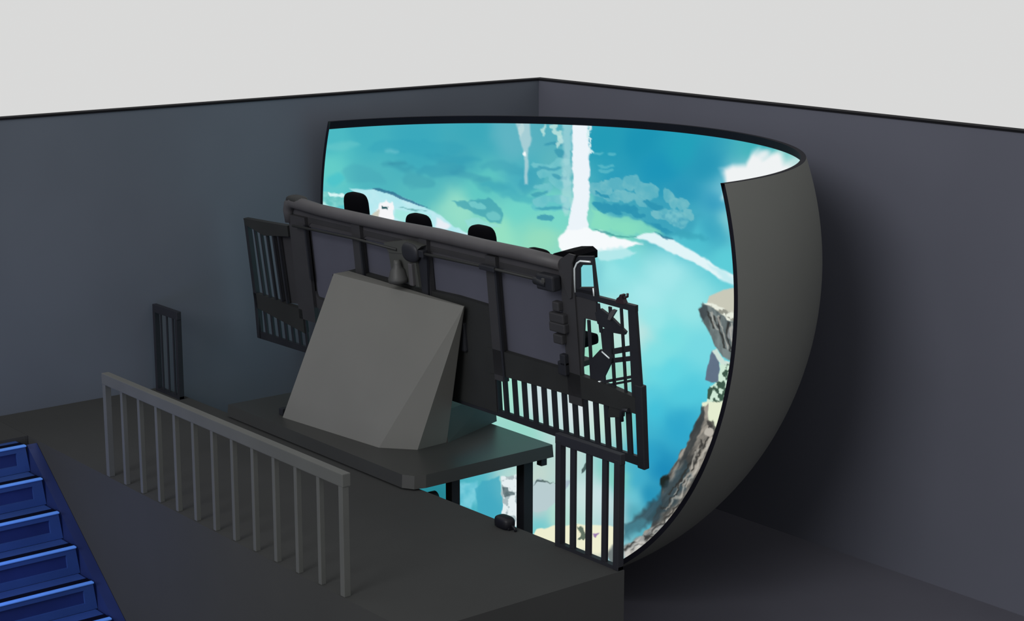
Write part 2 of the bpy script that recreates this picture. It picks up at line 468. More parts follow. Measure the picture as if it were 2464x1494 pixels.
def lat(name, p, q, w, d=0.0, m='gframe'):
    b = new_bm(); bar(b, (d,) + p, (d,) + q, max(w - .008, .022), .016); return obj(name, b, m, g)


lat('wing_bar', (-2.995, 1.325), (-2.982, 0.656), .045)
lat('wing_bar', (-3.148, 1.521), (-3.17, 1.229), .05)
lat('wing_bar', (-3.322, 1.517), (-3.315, 0.627), .045)
lat('wing_bar', (-3.482, 1.528), (-3.478, 0.645), .04)
lat('wing_bar', (-3.194, 1.234), (-3.205, 1.024), .06)
lat('cross_bar', (-3.311, 1.061), (-3.645, 1.167), .065)
lat('cross_bar', (-3.284, 0.963), (-3.636, 1.061), .055)
lat('cross_bar', (-3.173, 0.726), (-3.621, 0.874), .035)
lat('cross_bar', (-3.2, 0.693), (-3.618, 0.835), .03)
b = new_bm(); prism(b, [(-3.108, 1.421), (-3.192, 1.478), (-3.308, 1.435), (-3.54, 1.306), (-3.519, 1.273), (-3.359, 1.264), (-3.271, 1.281), (-3.135, 1.316)], -.014, .014); obj('gusset', b, 'gframe', g)
b = new_bm(); prism(b, [(-3.353, 1.464), (-3.404, 1.514), (-3.451, 1.51), (-3.359, 1.398), (-3.323, 1.4)], -.045, -.02); obj('strut', b, 'beam', g)
b = new_bm(); prism(b, [(-3.21, 1.279), (-3.326, 1.3), (-3.31, 0.976), (-3.188, 1.029)], -.01, .01); obj('wing_panel', b, 'gframe', g)
b = new_bm(); prism(b, [(-2.974, 0.901), (-3.148, 1.055), (-3.309, 0.967), (-3.184, 0.784), (-3.182, 0.698), (-2.963, 0.652)], -.01, .01); obj('foot_panel', b, 'gframe', g)
b = new_bm(); tube(b, [(-.02,) + p for p in ((-3.02, 0.668), (-3.066, 0.7), (-3.129, 0.721))], .010, 8); obj('silver_edge', b, 'silver', g)['label'] = 'thin shiny silver edge strip'
b = new_bm(); tube(b, [(-.02,) + p for p in ((-3.183, 1.041), (-3.287, 0.993))], .008, 8); obj('silver_edge', b, 'silver', g)['label'] = 'thin shiny silver edge strip'
b = new_bm(); prism(b, [(-3.221, 0.447), (-3.214, 0.368), (-3.405, 0.41), (-3.427, 0.536), (-3.246, 0.526)], -.02, .03); obj('foot_box', b, 'hull', g)
b = new_bm(); tube(b, [(-.05,) + p for p in ((-3.445, 0.389), (-3.446, 0.476), (-3.485, 0.514), (-3.557, 0.526))], .022, 10); obj('grab_bar', b, 'gframe', g)
b = new_bm(); superbox(b, (0,) + (-3.709, 0.521), (.02, .02, .02), 1.0, 12, 8); obj('end_bolt', b, 'hook', g)
b = new_bm()
prism(b, [(-3.434, 1.582), (-3.456, 1.631), (-3.487, 1.649), (-3.507, 1.677), (-3.536, 1.677), (-3.533, 1.644), (-3.563, 1.587)], -.03, .02)
tube(b, [(-.005,) + p for p in ((-3.523, 1.659), (-3.551, 1.647), (-3.587, 1.665), (-3.59, 1.695))], .012, 8)
obj('hook', b, 'hook', g)['label'] = 'small dark red hook on the wing rail'
# dark hood at the right end, seats and headrests facing the screen
b = new_bm(); prism(b, [(-2.366, 1.845), (-2.468, 1.912), (-2.586, 1.946), (-2.757, 1.971), (-2.822, 1.938), (-2.815, 1.865), (-2.451, 1.746)], .05, .32); obj('end_hood', b, 'seatblack', g)
for s, top in ((1.50, 1.99), (.271, 1.894), (-.88, 1.915), (-1.80, 1.794)):
    b = new_bm(); box(b, (.36, s - .24, .72), (.44, s + .24, 1.62), .03); seat = obj('seat', b, 'seatblack', g)
    b = new_bm(); box(b, (.50, s - .24, .66), (.95, s + .24, .78), .04); obj('cushion', b, 'seatblack', seat)
    b = new_bm(); superbox(b, (.38, s, top - .22), (.075, .20, .22), .5); obj('headrest', b, 'seatblack', seat)
b = new_bm(); box(b, (.03, -2.5, .66), (.45, 2.0, .72), .01); obj('seat_deck', b, 'hull', g)

# ------------------------------------------------------------------ dome screen
CX, CY, CZ = -3.85, -3.92, 1.93
RAD, THK, FX = 3.70, .055, .93        # inner radius, shell thickness, depth factor
BORD = .10
ZT = 1.18                              # height of the flat top cut above the centre
dm = empty('dome_screen', (CX, CY, FLOOR_Z), 'huge half dome screen showing a turquoise lagoon with cliffs and waterfall', 'screen')
dcz = CZ - FLOOR_Z


def shell_grid(rad, nphi, npsi):
    """points of the half ellipsoid: phi runs around from the near edge to the far edge, psi climbs from the bottom to the cut"""
    psi_t = math.asin((ZT + (BORD if rad != RAD else 0)) / rad)
    ph = np.linspace(0, math.pi, nphi)
    ps = np.linspace(-math.pi / 2 + .002, psi_t, npsi)
    PH, PS = np.meshgrid(ph, ps)
    fx = FX if rad == RAD else (FX * RAD + THK) / (RAD + THK)
    return np.stack([rad * fx * np.cos(PS) * np.sin(PH), -rad * np.cos(PS) * np.cos(PH), rad * np.sin(PS)], -1)


def grid_mesh(name, P, flip, m, parent, smooth=True):
    nr, nc, _ = P.shape
    me = bpy.data.meshes.new(name)
    idx = np.arange(nr * nc).reshape(nr, nc)
    q = np.stack([idx[:-1, :-1], idx[:-1, 1:], idx[1:, 1:], idx[1:, :-1]], -1).reshape(-1, 4)
    if flip:
        q = q[:, ::-1]
    me.vertices.add(nr * nc)
    co = (P + np.array([0, 0, dcz])).reshape(-1, 3)
    me.vertices.foreach_set('co', co.astype(np.float32).ravel())
    me.loops.add(q.size)
    me.loops.foreach_set('vertex_index', q.astype(np.int32).ravel())
    me.polygons.add(len(q))
    me.polygons.foreach_set('loop_start', (np.arange(len(q)) * 4).astype(np.int32))
    me.polygons.foreach_set('loop_total', np.full(len(q), 4, np.int32))
    me.update(calc_edges=True)
    me.validate()
    if smooth:
        me.polygons.foreach_set('use_smooth', np.ones(len(q), bool))
    me.materials.append(m)
    o = bpy.data.objects.new(name, me)
    C.objects.link(o)
    o.parent = parent
    return o


NPH, NPS = 760, 460
P_in = shell_grid(RAD, NPH, NPS)
P_out = shell_grid(RAD + THK, 120, 80)
grid_mesh('outer_shell', P_out, True, M['shell'], dm)
# black masking border of the inside above the picture
psb = np.linspace(math.asin(ZT / RAD), math.asin((ZT + BORD) / RAD), 3)
phb = np.linspace(0, math.pi, 120)
PB = np.stack([RAD * FX * np.cos(psb)[:, None] * np.sin(phb)[None], -RAD * np.cos(psb)[:, None] * np.cos(phb)[None], np.repeat(RAD * np.sin(psb)[:, None], 120, 1)], -1)
grid_mesh('black_border', PB, False, M['rim'], dm)
# rims: the flat top cut and the open front edge
grid_mesh('top_rim', np.stack([PB[-1], P_out[-1]]), False, M['rim'], dm, False)
eo = shell_grid(RAD + THK, 3, NPS)
near = np.stack([P_in[:, 0], eo[:, 0]]); far = np.stack([eo[:, -1], P_in[:, -1]])
grid_mesh('edge_rim', near, False, M['rim'], dm, False)
grid_mesh('edge_rim', far, False, M['rim'], dm, False)

# ---- the film frame on the dome, in metres on two fixed axes of the dome
E1 = np.array([.7760, -.6307, 0.0])
E2 = np.array([.13543, .16664, .97667])
A = (P_in @ E1).ravel()
B = (P_in @ E2).ravel()
NV = len(A)


def vnoise(x, y, f, seed):
    rs = np.random.RandomState(seed)
    T = rs.rand(256, 256)
    x = x * f + 100; y = y * f + 100
    xi = np.floor(x).astype(int); yi = np.floor(y).astype(int)
    u = x - xi; v = y - yi
    u = u * u * (3 - 2 * u); v = v * v * (3 - 2 * v)
    g_ = lambda a, c: T[a % 256, c % 256]
    return (g_(xi, yi) * (1 - u) + g_(xi + 1, yi) * u) * (1 - v) + (g_(xi, yi + 1) * (1 - u) + g_(xi + 1, yi + 1) * u) * v


def fbm(x, y, f, seed, o=4):
    r = 0; a = .5
    for k in range(o):
        r = r + a * vnoise(x, y, f * 2 ** k, seed + k); a *= .5
    return r / (1 - .5 ** o)


# base wash: colours of the film at points (across, up, r, g, b), blended smoothly
WASH = [(-2.228, 1.641, 75, 185, 195),
        (-2.198, 1.286, 100, 205, 200),
        (-2.312, 0.912, 95, 198, 203),
        (-1.825, 1.669, 65, 175, 190),
        (-1.139, 1.698, 58, 168, 188),
        (-0.319, 1.763, 60, 168, 186),
        (-1.147, 1.382, 62, 170, 188),
        (-1.687, 1.205, 78, 180, 190),
        (-0.599, 1.391, 62, 165, 184),
        (0.121, 1.709, 95, 180, 195),
        (0.56, 1.701, 85, 175, 190),
        (-1.152, 1.086, 85, 185, 190),
        (-0.324, 1.068, 95, 200, 195),
        (0.232, 1.174, 70, 172, 190),
        (0.233, 0.791, 112, 212, 200),
        (-0.604, 0.792, 150, 222, 200),
        (-0.047, 0.461, 150, 225, 195),
        (0.512, 0.346, 148, 220, 190),
        (0.677, 0.676, 120, 215, 200),
        (0.674, 1.221, 92, 180, 190),
        (1.313, 1.674, 35, 155, 182),
        (1.833, 1.591, 28, 148, 180),
        (2.331, 1.45, 35, 160, 185),
        (2.577, 1.226, 38, 150, 182),
        (3.094, 1.43, 60, 175, 185),
        (3.312, 1.256, 110, 200, 195),
        (2.097, 1.267, 28, 148, 184),
        (2.689, 0.76, 45, 152, 188),
        (2.605, 0.402, 58, 165, 192),
        (2.819, 0.851, 130, 200, 215),
        (2.883, 0.54, 130, 205, 212),
        (1.591, 1.085, 40, 155, 186),
        (1.492, 0.659, 85, 180, 195),
        (1.6, 0.493, 128, 218, 190),
        (1.333, 0.554, 138, 222, 195),
        (2.116, 0.584, 65, 168, 190),
        (2.417, 0.252, 78, 192, 208),
        (2.794, 0.079, 92, 205, 216),
        (1.603, 0.111, 130, 220, 225),
        (2.121, -0.062, 165, 232, 235),
        (1.864, -0.33, 165, 232, 235),
        (1.497, -0.052, 150, 228, 230),
        (2.368, -0.442, 150, 228, 230),
        (2.113, -0.871, 120, 222, 227),
        (2.495, -1.129, 118, 216, 226),
        (2.097, -1.403, 95, 212, 226),
        (2.327, -1.652, 80, 200, 220),
        (1.973, -1.924, 65, 192, 218),
        (2.248, -2.106, 45, 165, 202),
        (1.849, -2.329, 40, 158, 198),
        (2.025, -2.504, 25, 135, 182),
        (1.676, -2.674, 60, 170, 202),
        (1.63, -2.901, 110, 200, 215),
        (1.842, -2.877, 30, 140, 180),
        (1.579, -3.113, 70, 160, 178),
        (0.011, -1.706, 165, 225, 205),
        (0.506, -1.756, 205, 222, 226),
        (1.046, -1.853, 218, 225, 230),
        (1.256, -1.953, 195, 228, 210),
        (1.461, -2.049, 180, 215, 210),
        (1.667, -2.041, 140, 212, 190),
        (1.22, -1.152, 150, 216, 190),
        (1.491, -0.876, 192, 226, 216),
        (1.702, -0.875, 190, 228, 225),
        (1.586, -1.416, 160, 212, 192),
        (1.119, -0.104, 125, 206, 215),
        (0.285, -2.129, 150, 215, 200),
        (-0.771, -2.965, 36, 128, 142),
        (-0.408, -2.88, 80, 185, 200),
        (-0.142, -2.976, 62, 165, 190),
        (-0.402, -3.065, 70, 176, 190),
        (0.122, -2.833, 195, 225, 215),
        (0.441, -2.732, 195, 215, 205),
        (0.49, -2.968, 185, 205, 205),
        (0.536, -3.19, 110, 200, 205),
        (0.844, -2.476, 190, 215, 210),
        (0.822, -3.091, 178, 222, 206),
        (1.008, -2.947, 205, 226, 225),
        (1.211, -2.935, 205, 226, 230),
        (1.428, -2.692, 130, 210, 190),
        (1.374, -3.054, 195, 216, 216),
        (2.305, 0.942, 40, 150, 184),
        (3.207, 1.041, 235, 240, 240),
        (1.913, -0.657, 150, 230, 232),
        (1.914, -1.142, 128, 224, 228),
        (1.921, -1.408, 105, 215, 226),
        (1.873, -1.724, 85, 202, 222),
        (1.816, -2.084, 58, 180, 212)]
W = np.array(WASH, float)
wx = fbm(A, B, 1.6, 11) - .5
wy = fbm(A, B, 1.6, 31) - .5
aw, bw = A + wx * .28, B + wy * .28
num = np.zeros((NV, 3)); den = np.zeros(NV)
for a_, b_, r_, g_, bl_ in W:
    d2 = (aw - a_) ** 2 + (bw - b_) ** 2 + .02
    w_ = d2 ** -1.9
    num += w_[:, None] * np.array([r_, g_, bl_]); den += w_
COL = num / den[:, None]


def sdf(poly, x, y):
    d = np.full(x.shape, 1e9); inside = np.zeros(x.shape, bool)
    n = len(poly)
    for i in range(n):
        x0, y0 = poly[i]; x1, y1 = poly[(i + 1) % n]
        ex, ey = x1 - x0, y1 - y0
        t = np.clip(((x - x0) * ex + (y - y0) * ey) / (ex * ex + ey * ey + 1e-12), 0, 1)
        d = np.minimum(d, (x - x0 - t * ex) ** 2 + (y - y0 - t * ey) ** 2)
        c = ((y0 > y) != (y1 > y)) & (x < (x1 - x0) * (y - y0) / ((y1 - y0) if y1 != y0 else 1e-9) + x0)
        inside ^= c
    d = np.sqrt(d)
    return np.where(inside, -d, d)


def paint(poly, rgb, soft=.02, alpha=1.0, rough=.02, rf=9.0, tex=0.0, tf=6.0, stretch=(1, 1), rgb2=None, seed=5, thr=None):
    """one shape of the film frame: soft ragged border, optional streaky second colour"""
    global COL
    p = np.array(poly)
    mg = soft * 2 + rough * 2 + .03
    k = np.where((A > p[:, 0].min() - mg) & (A < p[:, 0].max() + mg) & (B > p[:, 1].min() - mg) & (B < p[:, 1].max() + mg))[0]
    if not len(k):
        return
    x, y = A[k], B[k]
    xr = x + (vnoise(x, y, rf, seed) - .5) * 2 * rough + (vnoise(x, y, rf * 2.7, seed + 1) - .5) * rough
    yr = y + (vnoise(x, y, rf, seed + 2) - .5) * 2 * rough + (vnoise(x, y, rf * 2.7, seed + 3) - .5) * rough
    d = sdf(poly, xr, yr)
    m = np.clip(.5 - d / (2 * soft), 0, 1)
    m = m * m * (3 - 2 * m) * alpha
    c = np.tile(np.array(rgb, float), (len(k), 1))
    if tex:
        ca, sa = stretch if len(stretch) == 2 else (1, 1)
        n_ = fbm(x * ca + y * .0, y * sa, tf, seed + 7, 4)
        if len(stretch) == 3:
            ang = stretch[2]
            u = x * math.cos(ang) + y * math.sin(ang); v = -x * math.sin(ang) + y * math.cos(ang)
            n_ = fbm(u * stretch[0], v * stretch[1], tf, seed + 7, 4)
        n_ = np.clip((n_ - .5) * 2.6 + .5, 0, 1)
        if thr is not None:
            n_ = np.clip((n_ - thr) * 6 + .5, 0, 1)
        c2 = np.array(rgb2 if rgb2 else [v * .5 for v in rgb], float)
        c = c * (1 - (tex * n_)[:, None]) + c2 * (tex * n_)[:, None]
    COL[k] = COL[k] * (1 - m[:, None]) + c * m[:, None]


def blob(cx, cy, rx, ry, rot=0.0, n=14):
    c_, s_ = math.cos(rot), math.sin(rot)
    return [(cx + rx * math.cos(t) * c_ - ry * math.sin(t) * s_, cy + rx * math.cos(t) * s_ + ry * math.sin(t) * c_)
            for t in [2 * math.pi * i / n for i in range(n)]]


paint([(-1.121, 1.317), (-1.155, 1.296), (-1.246, 1.283), (-1.367, 1.28), (-1.487, 1.288), (-1.573, 1.305), (-1.604, 1.327), (-1.57, 1.347), (-1.481, 1.362), (-1.361, 1.365), (-1.24, 1.357), (-1.152, 1.339)], (56, 150, 172), soft=0.035, alpha=0.5, rough=0.05, rf=4, seed=87)
paint([(-0.49, 1.279), (-0.536, 1.243), (-0.659, 1.22), (-0.825, 1.216), (-0.989, 1.232), (-1.107, 1.263), (-1.148, 1.302), (-1.102, 1.338), (-0.98, 1.362), (-0.815, 1.367), (-0.651, 1.351), (-0.532, 1.318)], (55, 152, 176), soft=0.035, alpha=0.5, rough=0.05, rf=4, seed=90)
paint([(-0.131, 1.174), (-0.174, 1.151), (-0.288, 1.142), (-0.441, 1.149), (-0.591, 1.17), (-0.7, 1.2), (-0.737, 1.231), (-0.694, 1.254), (-0.581, 1.264), (-0.429, 1.257), (-0.278, 1.235), (-0.168, 1.205)], (58, 150, 175), soft=0.035, alpha=0.45, rough=0.05, rf=4, seed=63)
paint([(-0.879, 1.123), (-0.914, 1.077), (-0.998, 1.048), (-1.108, 1.044), (-1.215, 1.066), (-1.29, 1.108), (-1.313, 1.158), (-1.278, 1.204), (-1.195, 1.234), (-1.085, 1.238), (-0.978, 1.216), (-0.903, 1.174)], (64, 158, 176), soft=0.035, alpha=0.5, rough=0.05, rf=4, seed=40)
paint([(-1.527, 1.211), (-1.565, 1.151), (-1.663, 1.105), (-1.795, 1.084), (-1.925, 1.094), (-2.018, 1.133), (-2.05, 1.189), (-2.014, 1.249), (-1.918, 1.296), (-1.788, 1.318), (-1.657, 1.308), (-1.561, 1.269)], (70, 165, 182), soft=0.035, alpha=0.4, rough=0.05, rf=4, seed=7)
paint([(-0.486, 1.578), (-0.575, 1.519), (-0.817, 1.473), (-1.145, 1.451), (-1.467, 1.457), (-1.698, 1.49), (-1.779, 1.543), (-1.693, 1.604), (-1.46, 1.656), (-1.139, 1.682), (-0.814, 1.674), (-0.574, 1.635)], (50, 160, 184), soft=0.035, alpha=0.4, rough=0.05, rf=4, seed=30)
paint([(0.341, 1.305), (0.297, 1.272), (0.183, 1.257), (0.03, 1.263), (-0.121, 1.288), (-0.229, 1.327), (-0.265, 1.368), (-0.221, 1.401), (-0.107, 1.418), (0.046, 1.412), (0.196, 1.386), (0.304, 1.347)], (60, 158, 180), soft=0.035, alpha=0.4, rough=0.05, rf=4, seed=51)
paint([(0.544, 1.092), (0.472, 1.008), (0.38, 0.968), (0.293, 0.982), (0.234, 1.048), (0.219, 1.146), (0.252, 1.251), (0.325, 1.335), (0.417, 1.374), (0.503, 1.359), (0.562, 1.294), (0.577, 1.197)], (60, 160, 182), soft=0.035, alpha=0.5, rough=0.05, rf=4, seed=19)
paint([(-1.406, 1.543), (-1.418, 1.532), (-1.449, 1.524), (-1.492, 1.519), (-1.534, 1.52), (-1.565, 1.527), (-1.576, 1.537), (-1.564, 1.548), (-1.533, 1.557), (-1.49, 1.561), (-1.448, 1.56), (-1.417, 1.553)], (110, 195, 205), soft=0.035, alpha=0.7, rough=0.05, rf=4, seed=62)
paint([(-1.283, 1.352), (-1.297, 1.339), (-1.335, 1.327), (-1.389, 1.317), (-1.443, 1.313), (-1.482, 1.315), (-1.497, 1.324), (-1.484, 1.336), (-1.445, 1.349), (-1.392, 1.359), (-1.338, 1.363), (-1.298, 1.36)], (50, 135, 160), soft=0.035, alpha=0.55, rough=0.05, rf=4, seed=82)
paint([(0.088, 1.045), (0.05, 1.025), (-0.044, 1.024), (-0.168, 1.041), (-0.29, 1.073), (-0.375, 1.11), (-0.402, 1.143), (-0.364, 1.163), (-0.27, 1.165), (-0.146, 1.148), (-0.025, 1.116), (0.061, 1.078)], (60, 155, 176), soft=0.035, alpha=0.4, rough=0.05, rf=4, seed=16)
paint([(0.487, 0.866), (0.425, 0.848), (0.281, 0.871), (0.094, 0.929), (-0.085, 1.005), (-0.209, 1.08), (-0.245, 1.133), (-0.182, 1.151), (-0.039, 1.129), (0.148, 1.072), (0.327, 0.996), (0.451, 0.92)], (60, 165, 185), soft=0.035, alpha=0.5, rough=0.05, rf=4, seed=66)
paint([(-0.266, 1.456), (-0.318, 1.424), (-0.46, 1.4), (-0.654, 1.39), (-0.846, 1.396), (-0.986, 1.417), (-1.036, 1.448), (-0.985, 1.481), (-0.844, 1.507), (-0.652, 1.518), (-0.459, 1.511), (-0.318, 1.488)], (50, 155, 180), soft=0.035, alpha=0.4, rough=0.05, rf=4, seed=23)
paint([(-2.103, 1.134), (-2.118, 1.102), (-2.156, 1.076), (-2.207, 1.065), (-2.256, 1.071), (-2.292, 1.092), (-2.304, 1.123), (-2.29, 1.155), (-2.252, 1.18), (-2.202, 1.192), (-2.152, 1.186), (-2.116, 1.165)], (60, 190, 205), soft=0.035, alpha=0.5, rough=0.05, rf=4, seed=24)
paint([(-1.883, 1.537), (-1.911, 1.51), (-1.987, 1.487), (-2.089, 1.474), (-2.189, 1.474), (-2.26, 1.487), (-2.285, 1.511), (-2.257, 1.538), (-2.184, 1.562), (-2.084, 1.576), (-1.983, 1.576), (-1.909, 1.562)], (115, 205, 205), soft=0.035, alpha=0.4, rough=0.05, rf=4, seed=44)
paint([(-0.671, 0.869), (-0.437, 0.903), (-0.158, 0.914), (-0.007, 0.727), (-0.019, 0.572), (-0.159, 0.583), (-0.326, 0.727), (-0.549, 0.782)], (66, 160, 176), soft=0.012, alpha=0.75, rough=0.03, rf=8)
paint([(-0.207, 0.791), (-0.228, 0.776), (-0.275, 0.774), (-0.335, 0.783), (-0.394, 0.803), (-0.433, 0.828), (-0.444, 0.851), (-0.424, 0.865), (-0.376, 0.868), (-0.316, 0.858), (-0.258, 0.838), (-0.218, 0.814)], (120, 205, 205), soft=0.01, alpha=0.8)
paint([(-0.034, 0.653), (-0.056, 0.631), (-0.097, 0.622), (-0.147, 0.63), (-0.193, 0.652), (-0.222, 0.682), (-0.227, 0.712), (-0.205, 0.735), (-0.164, 0.743), (-0.114, 0.736), (-0.068, 0.714), (-0.039, 0.684)], (115, 200, 200), soft=0.012, alpha=0.8)
paint([(-0.494, 0.627), (-0.326, 0.683), (-0.159, 0.572), (0.009, 0.538), (-0.159, 0.516), (-0.327, 0.544), (-0.438, 0.527)], (150, 220, 215), soft=0.01, alpha=0.8, rough=0.02)
paint([(0.693, 0.665), (0.681, 0.645), (0.642, 0.627), (0.587, 0.617), (0.531, 0.617), (0.49, 0.628), (0.473, 0.646), (0.486, 0.666), (0.525, 0.684), (0.579, 0.694), (0.635, 0.694), (0.676, 0.683)], (60, 150, 175), soft=0.008, alpha=0.8)
paint([(0.4, 0.79), (0.455, 0.954), (0.676, 0.977), (0.923, 0.891), (0.908, 0.755), (0.621, 0.76)], (92, 190, 200), soft=0.015, alpha=0.7, rough=0.03)
paint([(0.865, 1.243), (0.84, 1.206), (0.77, 1.181), (0.674, 1.173), (0.578, 1.185), (0.507, 1.213), (0.481, 1.252), (0.507, 1.289), (0.577, 1.315), (0.673, 1.323), (0.769, 1.311), (0.839, 1.282)], (118, 198, 205), soft=0.009, alpha=0.8, rough=0.03, rf=8, seed=84, tex=0.4, rgb2=(85, 182, 196), tf=9)
paint([(0.945, 1.075), (0.917, 1.043), (0.852, 1.029), (0.77, 1.037), (0.691, 1.065), (0.637, 1.105), (0.623, 1.146), (0.652, 1.179), (0.716, 1.192), (0.799, 1.184), (0.877, 1.157), (0.931, 1.117)], (118, 198, 205), soft=0.009, alpha=0.8, rough=0.03, rf=8, seed=15, tex=0.4, rgb2=(85, 182, 196), tf=9)
paint([(0.662, 1.329), (0.641, 1.308), (0.585, 1.293), (0.508, 1.289), (0.431, 1.296), (0.374, 1.312), (0.354, 1.334), (0.374, 1.355), (0.431, 1.37), (0.508, 1.374), (0.585, 1.367), (0.641, 1.35)], (118, 198, 205), soft=0.009, alpha=0.8, rough=0.03, rf=8, seed=54, tex=0.4, rgb2=(85, 182, 196), tf=9)
paint([(0.9, 1.42), (0.888, 1.389), (0.842, 1.355), (0.771, 1.328), (0.696, 1.315), (0.636, 1.319), (0.608, 1.339), (0.62, 1.37), (0.667, 1.404), (0.738, 1.431), (0.813, 1.444), (0.872, 1.44)], (118, 198, 205), soft=0.009, alpha=0.8, rough=0.03, rf=8, seed=10, tex=0.4, rgb2=(85, 182, 196), tf=9)
paint([(0.702, 1.058), (0.684, 1.032), (0.634, 1.013), (0.565, 1.007), (0.496, 1.015), (0.445, 1.036), (0.426, 1.063), (0.445, 1.09), (0.495, 1.109), (0.564, 1.115), (0.633, 1.107), (0.684, 1.086)], (118, 198, 205), soft=0.009, alpha=0.8, rough=0.03, rf=8, seed=64, tex=0.4, rgb2=(85, 182, 196), tf=9)
paint([(0.676, 0.868), (0.658, 0.836), (0.607, 0.813), (0.538, 0.805), (0.469, 0.814), (0.418, 0.839), (0.399, 0.872), (0.418, 0.905), (0.469, 0.928), (0.538, 0.936), (0.607, 0.926), (0.658, 0.901)], (118, 198, 205), soft=0.009, alpha=0.8, rough=0.03, rf=8, seed=59, tex=0.4, rgb2=(85, 182, 196), tf=9)
paint([(0.879, 0.88), (0.86, 0.855), (0.814, 0.84), (0.753, 0.84), (0.694, 0.854), (0.652, 0.879), (0.638, 0.908), (0.657, 0.934), (0.703, 0.948), (0.764, 0.948), (0.823, 0.934), (0.865, 0.909)], (118, 198, 205), soft=0.009, alpha=0.8, rough=0.03, rf=8, seed=10, tex=0.4, rgb2=(85, 182, 196), tf=9)
paint([(0.783, 1.299), (0.761, 1.289), (0.701, 1.282), (0.618, 1.281), (0.536, 1.286), (0.475, 1.295), (0.453, 1.306), (0.475, 1.316), (0.536, 1.323), (0.618, 1.324), (0.7, 1.319), (0.76, 1.31)], (50, 145, 172), soft=0.012, alpha=0.6, rough=0.02, rf=9, seed=75)
paint([(0.864, 1.168), (0.847, 1.159), (0.806, 1.158), (0.751, 1.166), (0.698, 1.181), (0.66, 1.2), (0.648, 1.216), (0.666, 1.226), (0.707, 1.227), (0.761, 1.219), (0.814, 1.203), (0.852, 1.185)], (50, 145, 172), soft=0.012, alpha=0.6, rough=0.02, rf=9, seed=17)
paint([(0.897, 0.782), (0.867, 0.772), (0.787, 0.765), (0.677, 0.764), (0.566, 0.769), (0.485, 0.778), (0.455, 0.789), (0.485, 0.8), (0.566, 0.807), (0.677, 0.808), (0.787, 0.803), (0.867, 0.794)], (50, 145, 172), soft=0.012, alpha=0.6, rough=0.02, rf=9, seed=2)
paint([(0.629, 1.002), (0.616, 0.986), (0.574, 0.968), (0.515, 0.953), (0.455, 0.946), (0.409, 0.947), (0.39, 0.958), (0.404, 0.974), (0.445, 0.992), (0.504, 1.007), (0.565, 1.014), (0.61, 1.013)], (50, 145, 172), soft=0.012, alpha=0.6, rough=0.02, rf=9, seed=55)
paint([(0.851, 1.454), (0.833, 1.439), (0.801, 1.436), (0.764, 1.447), (0.731, 1.467), (0.711, 1.492), (0.71, 1.516), (0.728, 1.531), (0.759, 1.534), (0.797, 1.524), (0.83, 1.503), (0.85, 1.478)], (50, 145, 172), soft=0.012, alpha=0.6, rough=0.02, rf=9, seed=22)
paint([(0.828, 1.615), (0.81, 1.603), (0.763, 1.594), (0.697, 1.593), (0.632, 1.598), (0.584, 1.609), (0.566, 1.622), (0.584, 1.635), (0.631, 1.643), (0.697, 1.645), (0.762, 1.64), (0.81, 1.629)], (50, 145, 172), soft=0.012, alpha=0.6, rough=0.02, rf=9, seed=7)
paint([(0.291, 1.807), (0.281, 1.756), (0.265, 1.72), (0.248, 1.707), (0.233, 1.723), (0.225, 1.762), (0.226, 1.815), (0.235, 1.866), (0.251, 1.902), (0.269, 1.914), (0.284, 1.898), (0.292, 1.859)], (190, 228, 222), soft=0.01, alpha=0.85, rough=0.025, rf=14, seed=48)
paint([(0.564, 1.793), (0.558, 1.747), (0.549, 1.713), (0.539, 1.702), (0.532, 1.715), (0.53, 1.75), (0.532, 1.797), (0.538, 1.843), (0.548, 1.876), (0.557, 1.887), (0.564, 1.874), (0.567, 1.839)], (190, 228, 222), soft=0.01, alpha=0.85, rough=0.025, rf=14, seed=30)
paint([(0.79, 1.712), (0.771, 1.699), (0.739, 1.699), (0.702, 1.713), (0.671, 1.736), (0.654, 1.762), (0.655, 1.785), (0.675, 1.798), (0.707, 1.798), (0.743, 1.784), (0.774, 1.761), (0.791, 1.734)], (190, 228, 222), soft=0.01, alpha=0.85, rough=0.025, rf=14, seed=62)
paint([(0.783, 1.636), (0.771, 1.597), (0.753, 1.569), (0.735, 1.562), (0.721, 1.576), (0.715, 1.609), (0.719, 1.651), (0.732, 1.69), (0.749, 1.718), (0.767, 1.725), (0.781, 1.71), (0.787, 1.678)], (190, 228, 222), soft=0.01, alpha=0.85, rough=0.025, rf=14, seed=67)
paint([(0.722, 1.826), (0.716, 1.806), (0.7, 1.791), (0.679, 1.786), (0.657, 1.792), (0.641, 1.808), (0.635, 1.829), (0.64, 1.849), (0.656, 1.864), (0.678, 1.869), (0.699, 1.862), (0.715, 1.847)], (190, 228, 222), soft=0.01, alpha=0.85, rough=0.025, rf=14, seed=54)
paint([(0.165, 1.9), (0.373, 1.897), (0.385, 1.705), (0.353, 1.484), (0.343, 1.091), (0.299, 1.092), (0.298, 1.485)], (190, 215, 220), soft=0.015, alpha=0.75, rough=0.012)
paint([(0.336, 1.484), (0.333, 1.473), (0.323, 1.466), (0.309, 1.463), (0.295, 1.466), (0.285, 1.474), (0.281, 1.485), (0.285, 1.495), (0.295, 1.503), (0.309, 1.506), (0.323, 1.503), (0.333, 1.495)], (245, 250, 250), soft=0.01)
paint([(1.154, 1.155), (1.433, 1.092), (1.746, 1.131), (1.906, 0.912), (2.109, 0.902), (2.311, 0.733), (2.506, 0.617), (2.415, 0.411), (2.118, 0.423), (1.913, 0.538), (1.599, 0.602), (1.277, 0.774)], (58, 160, 186), soft=0.05, alpha=0.7, rough=0.04, rf=5)
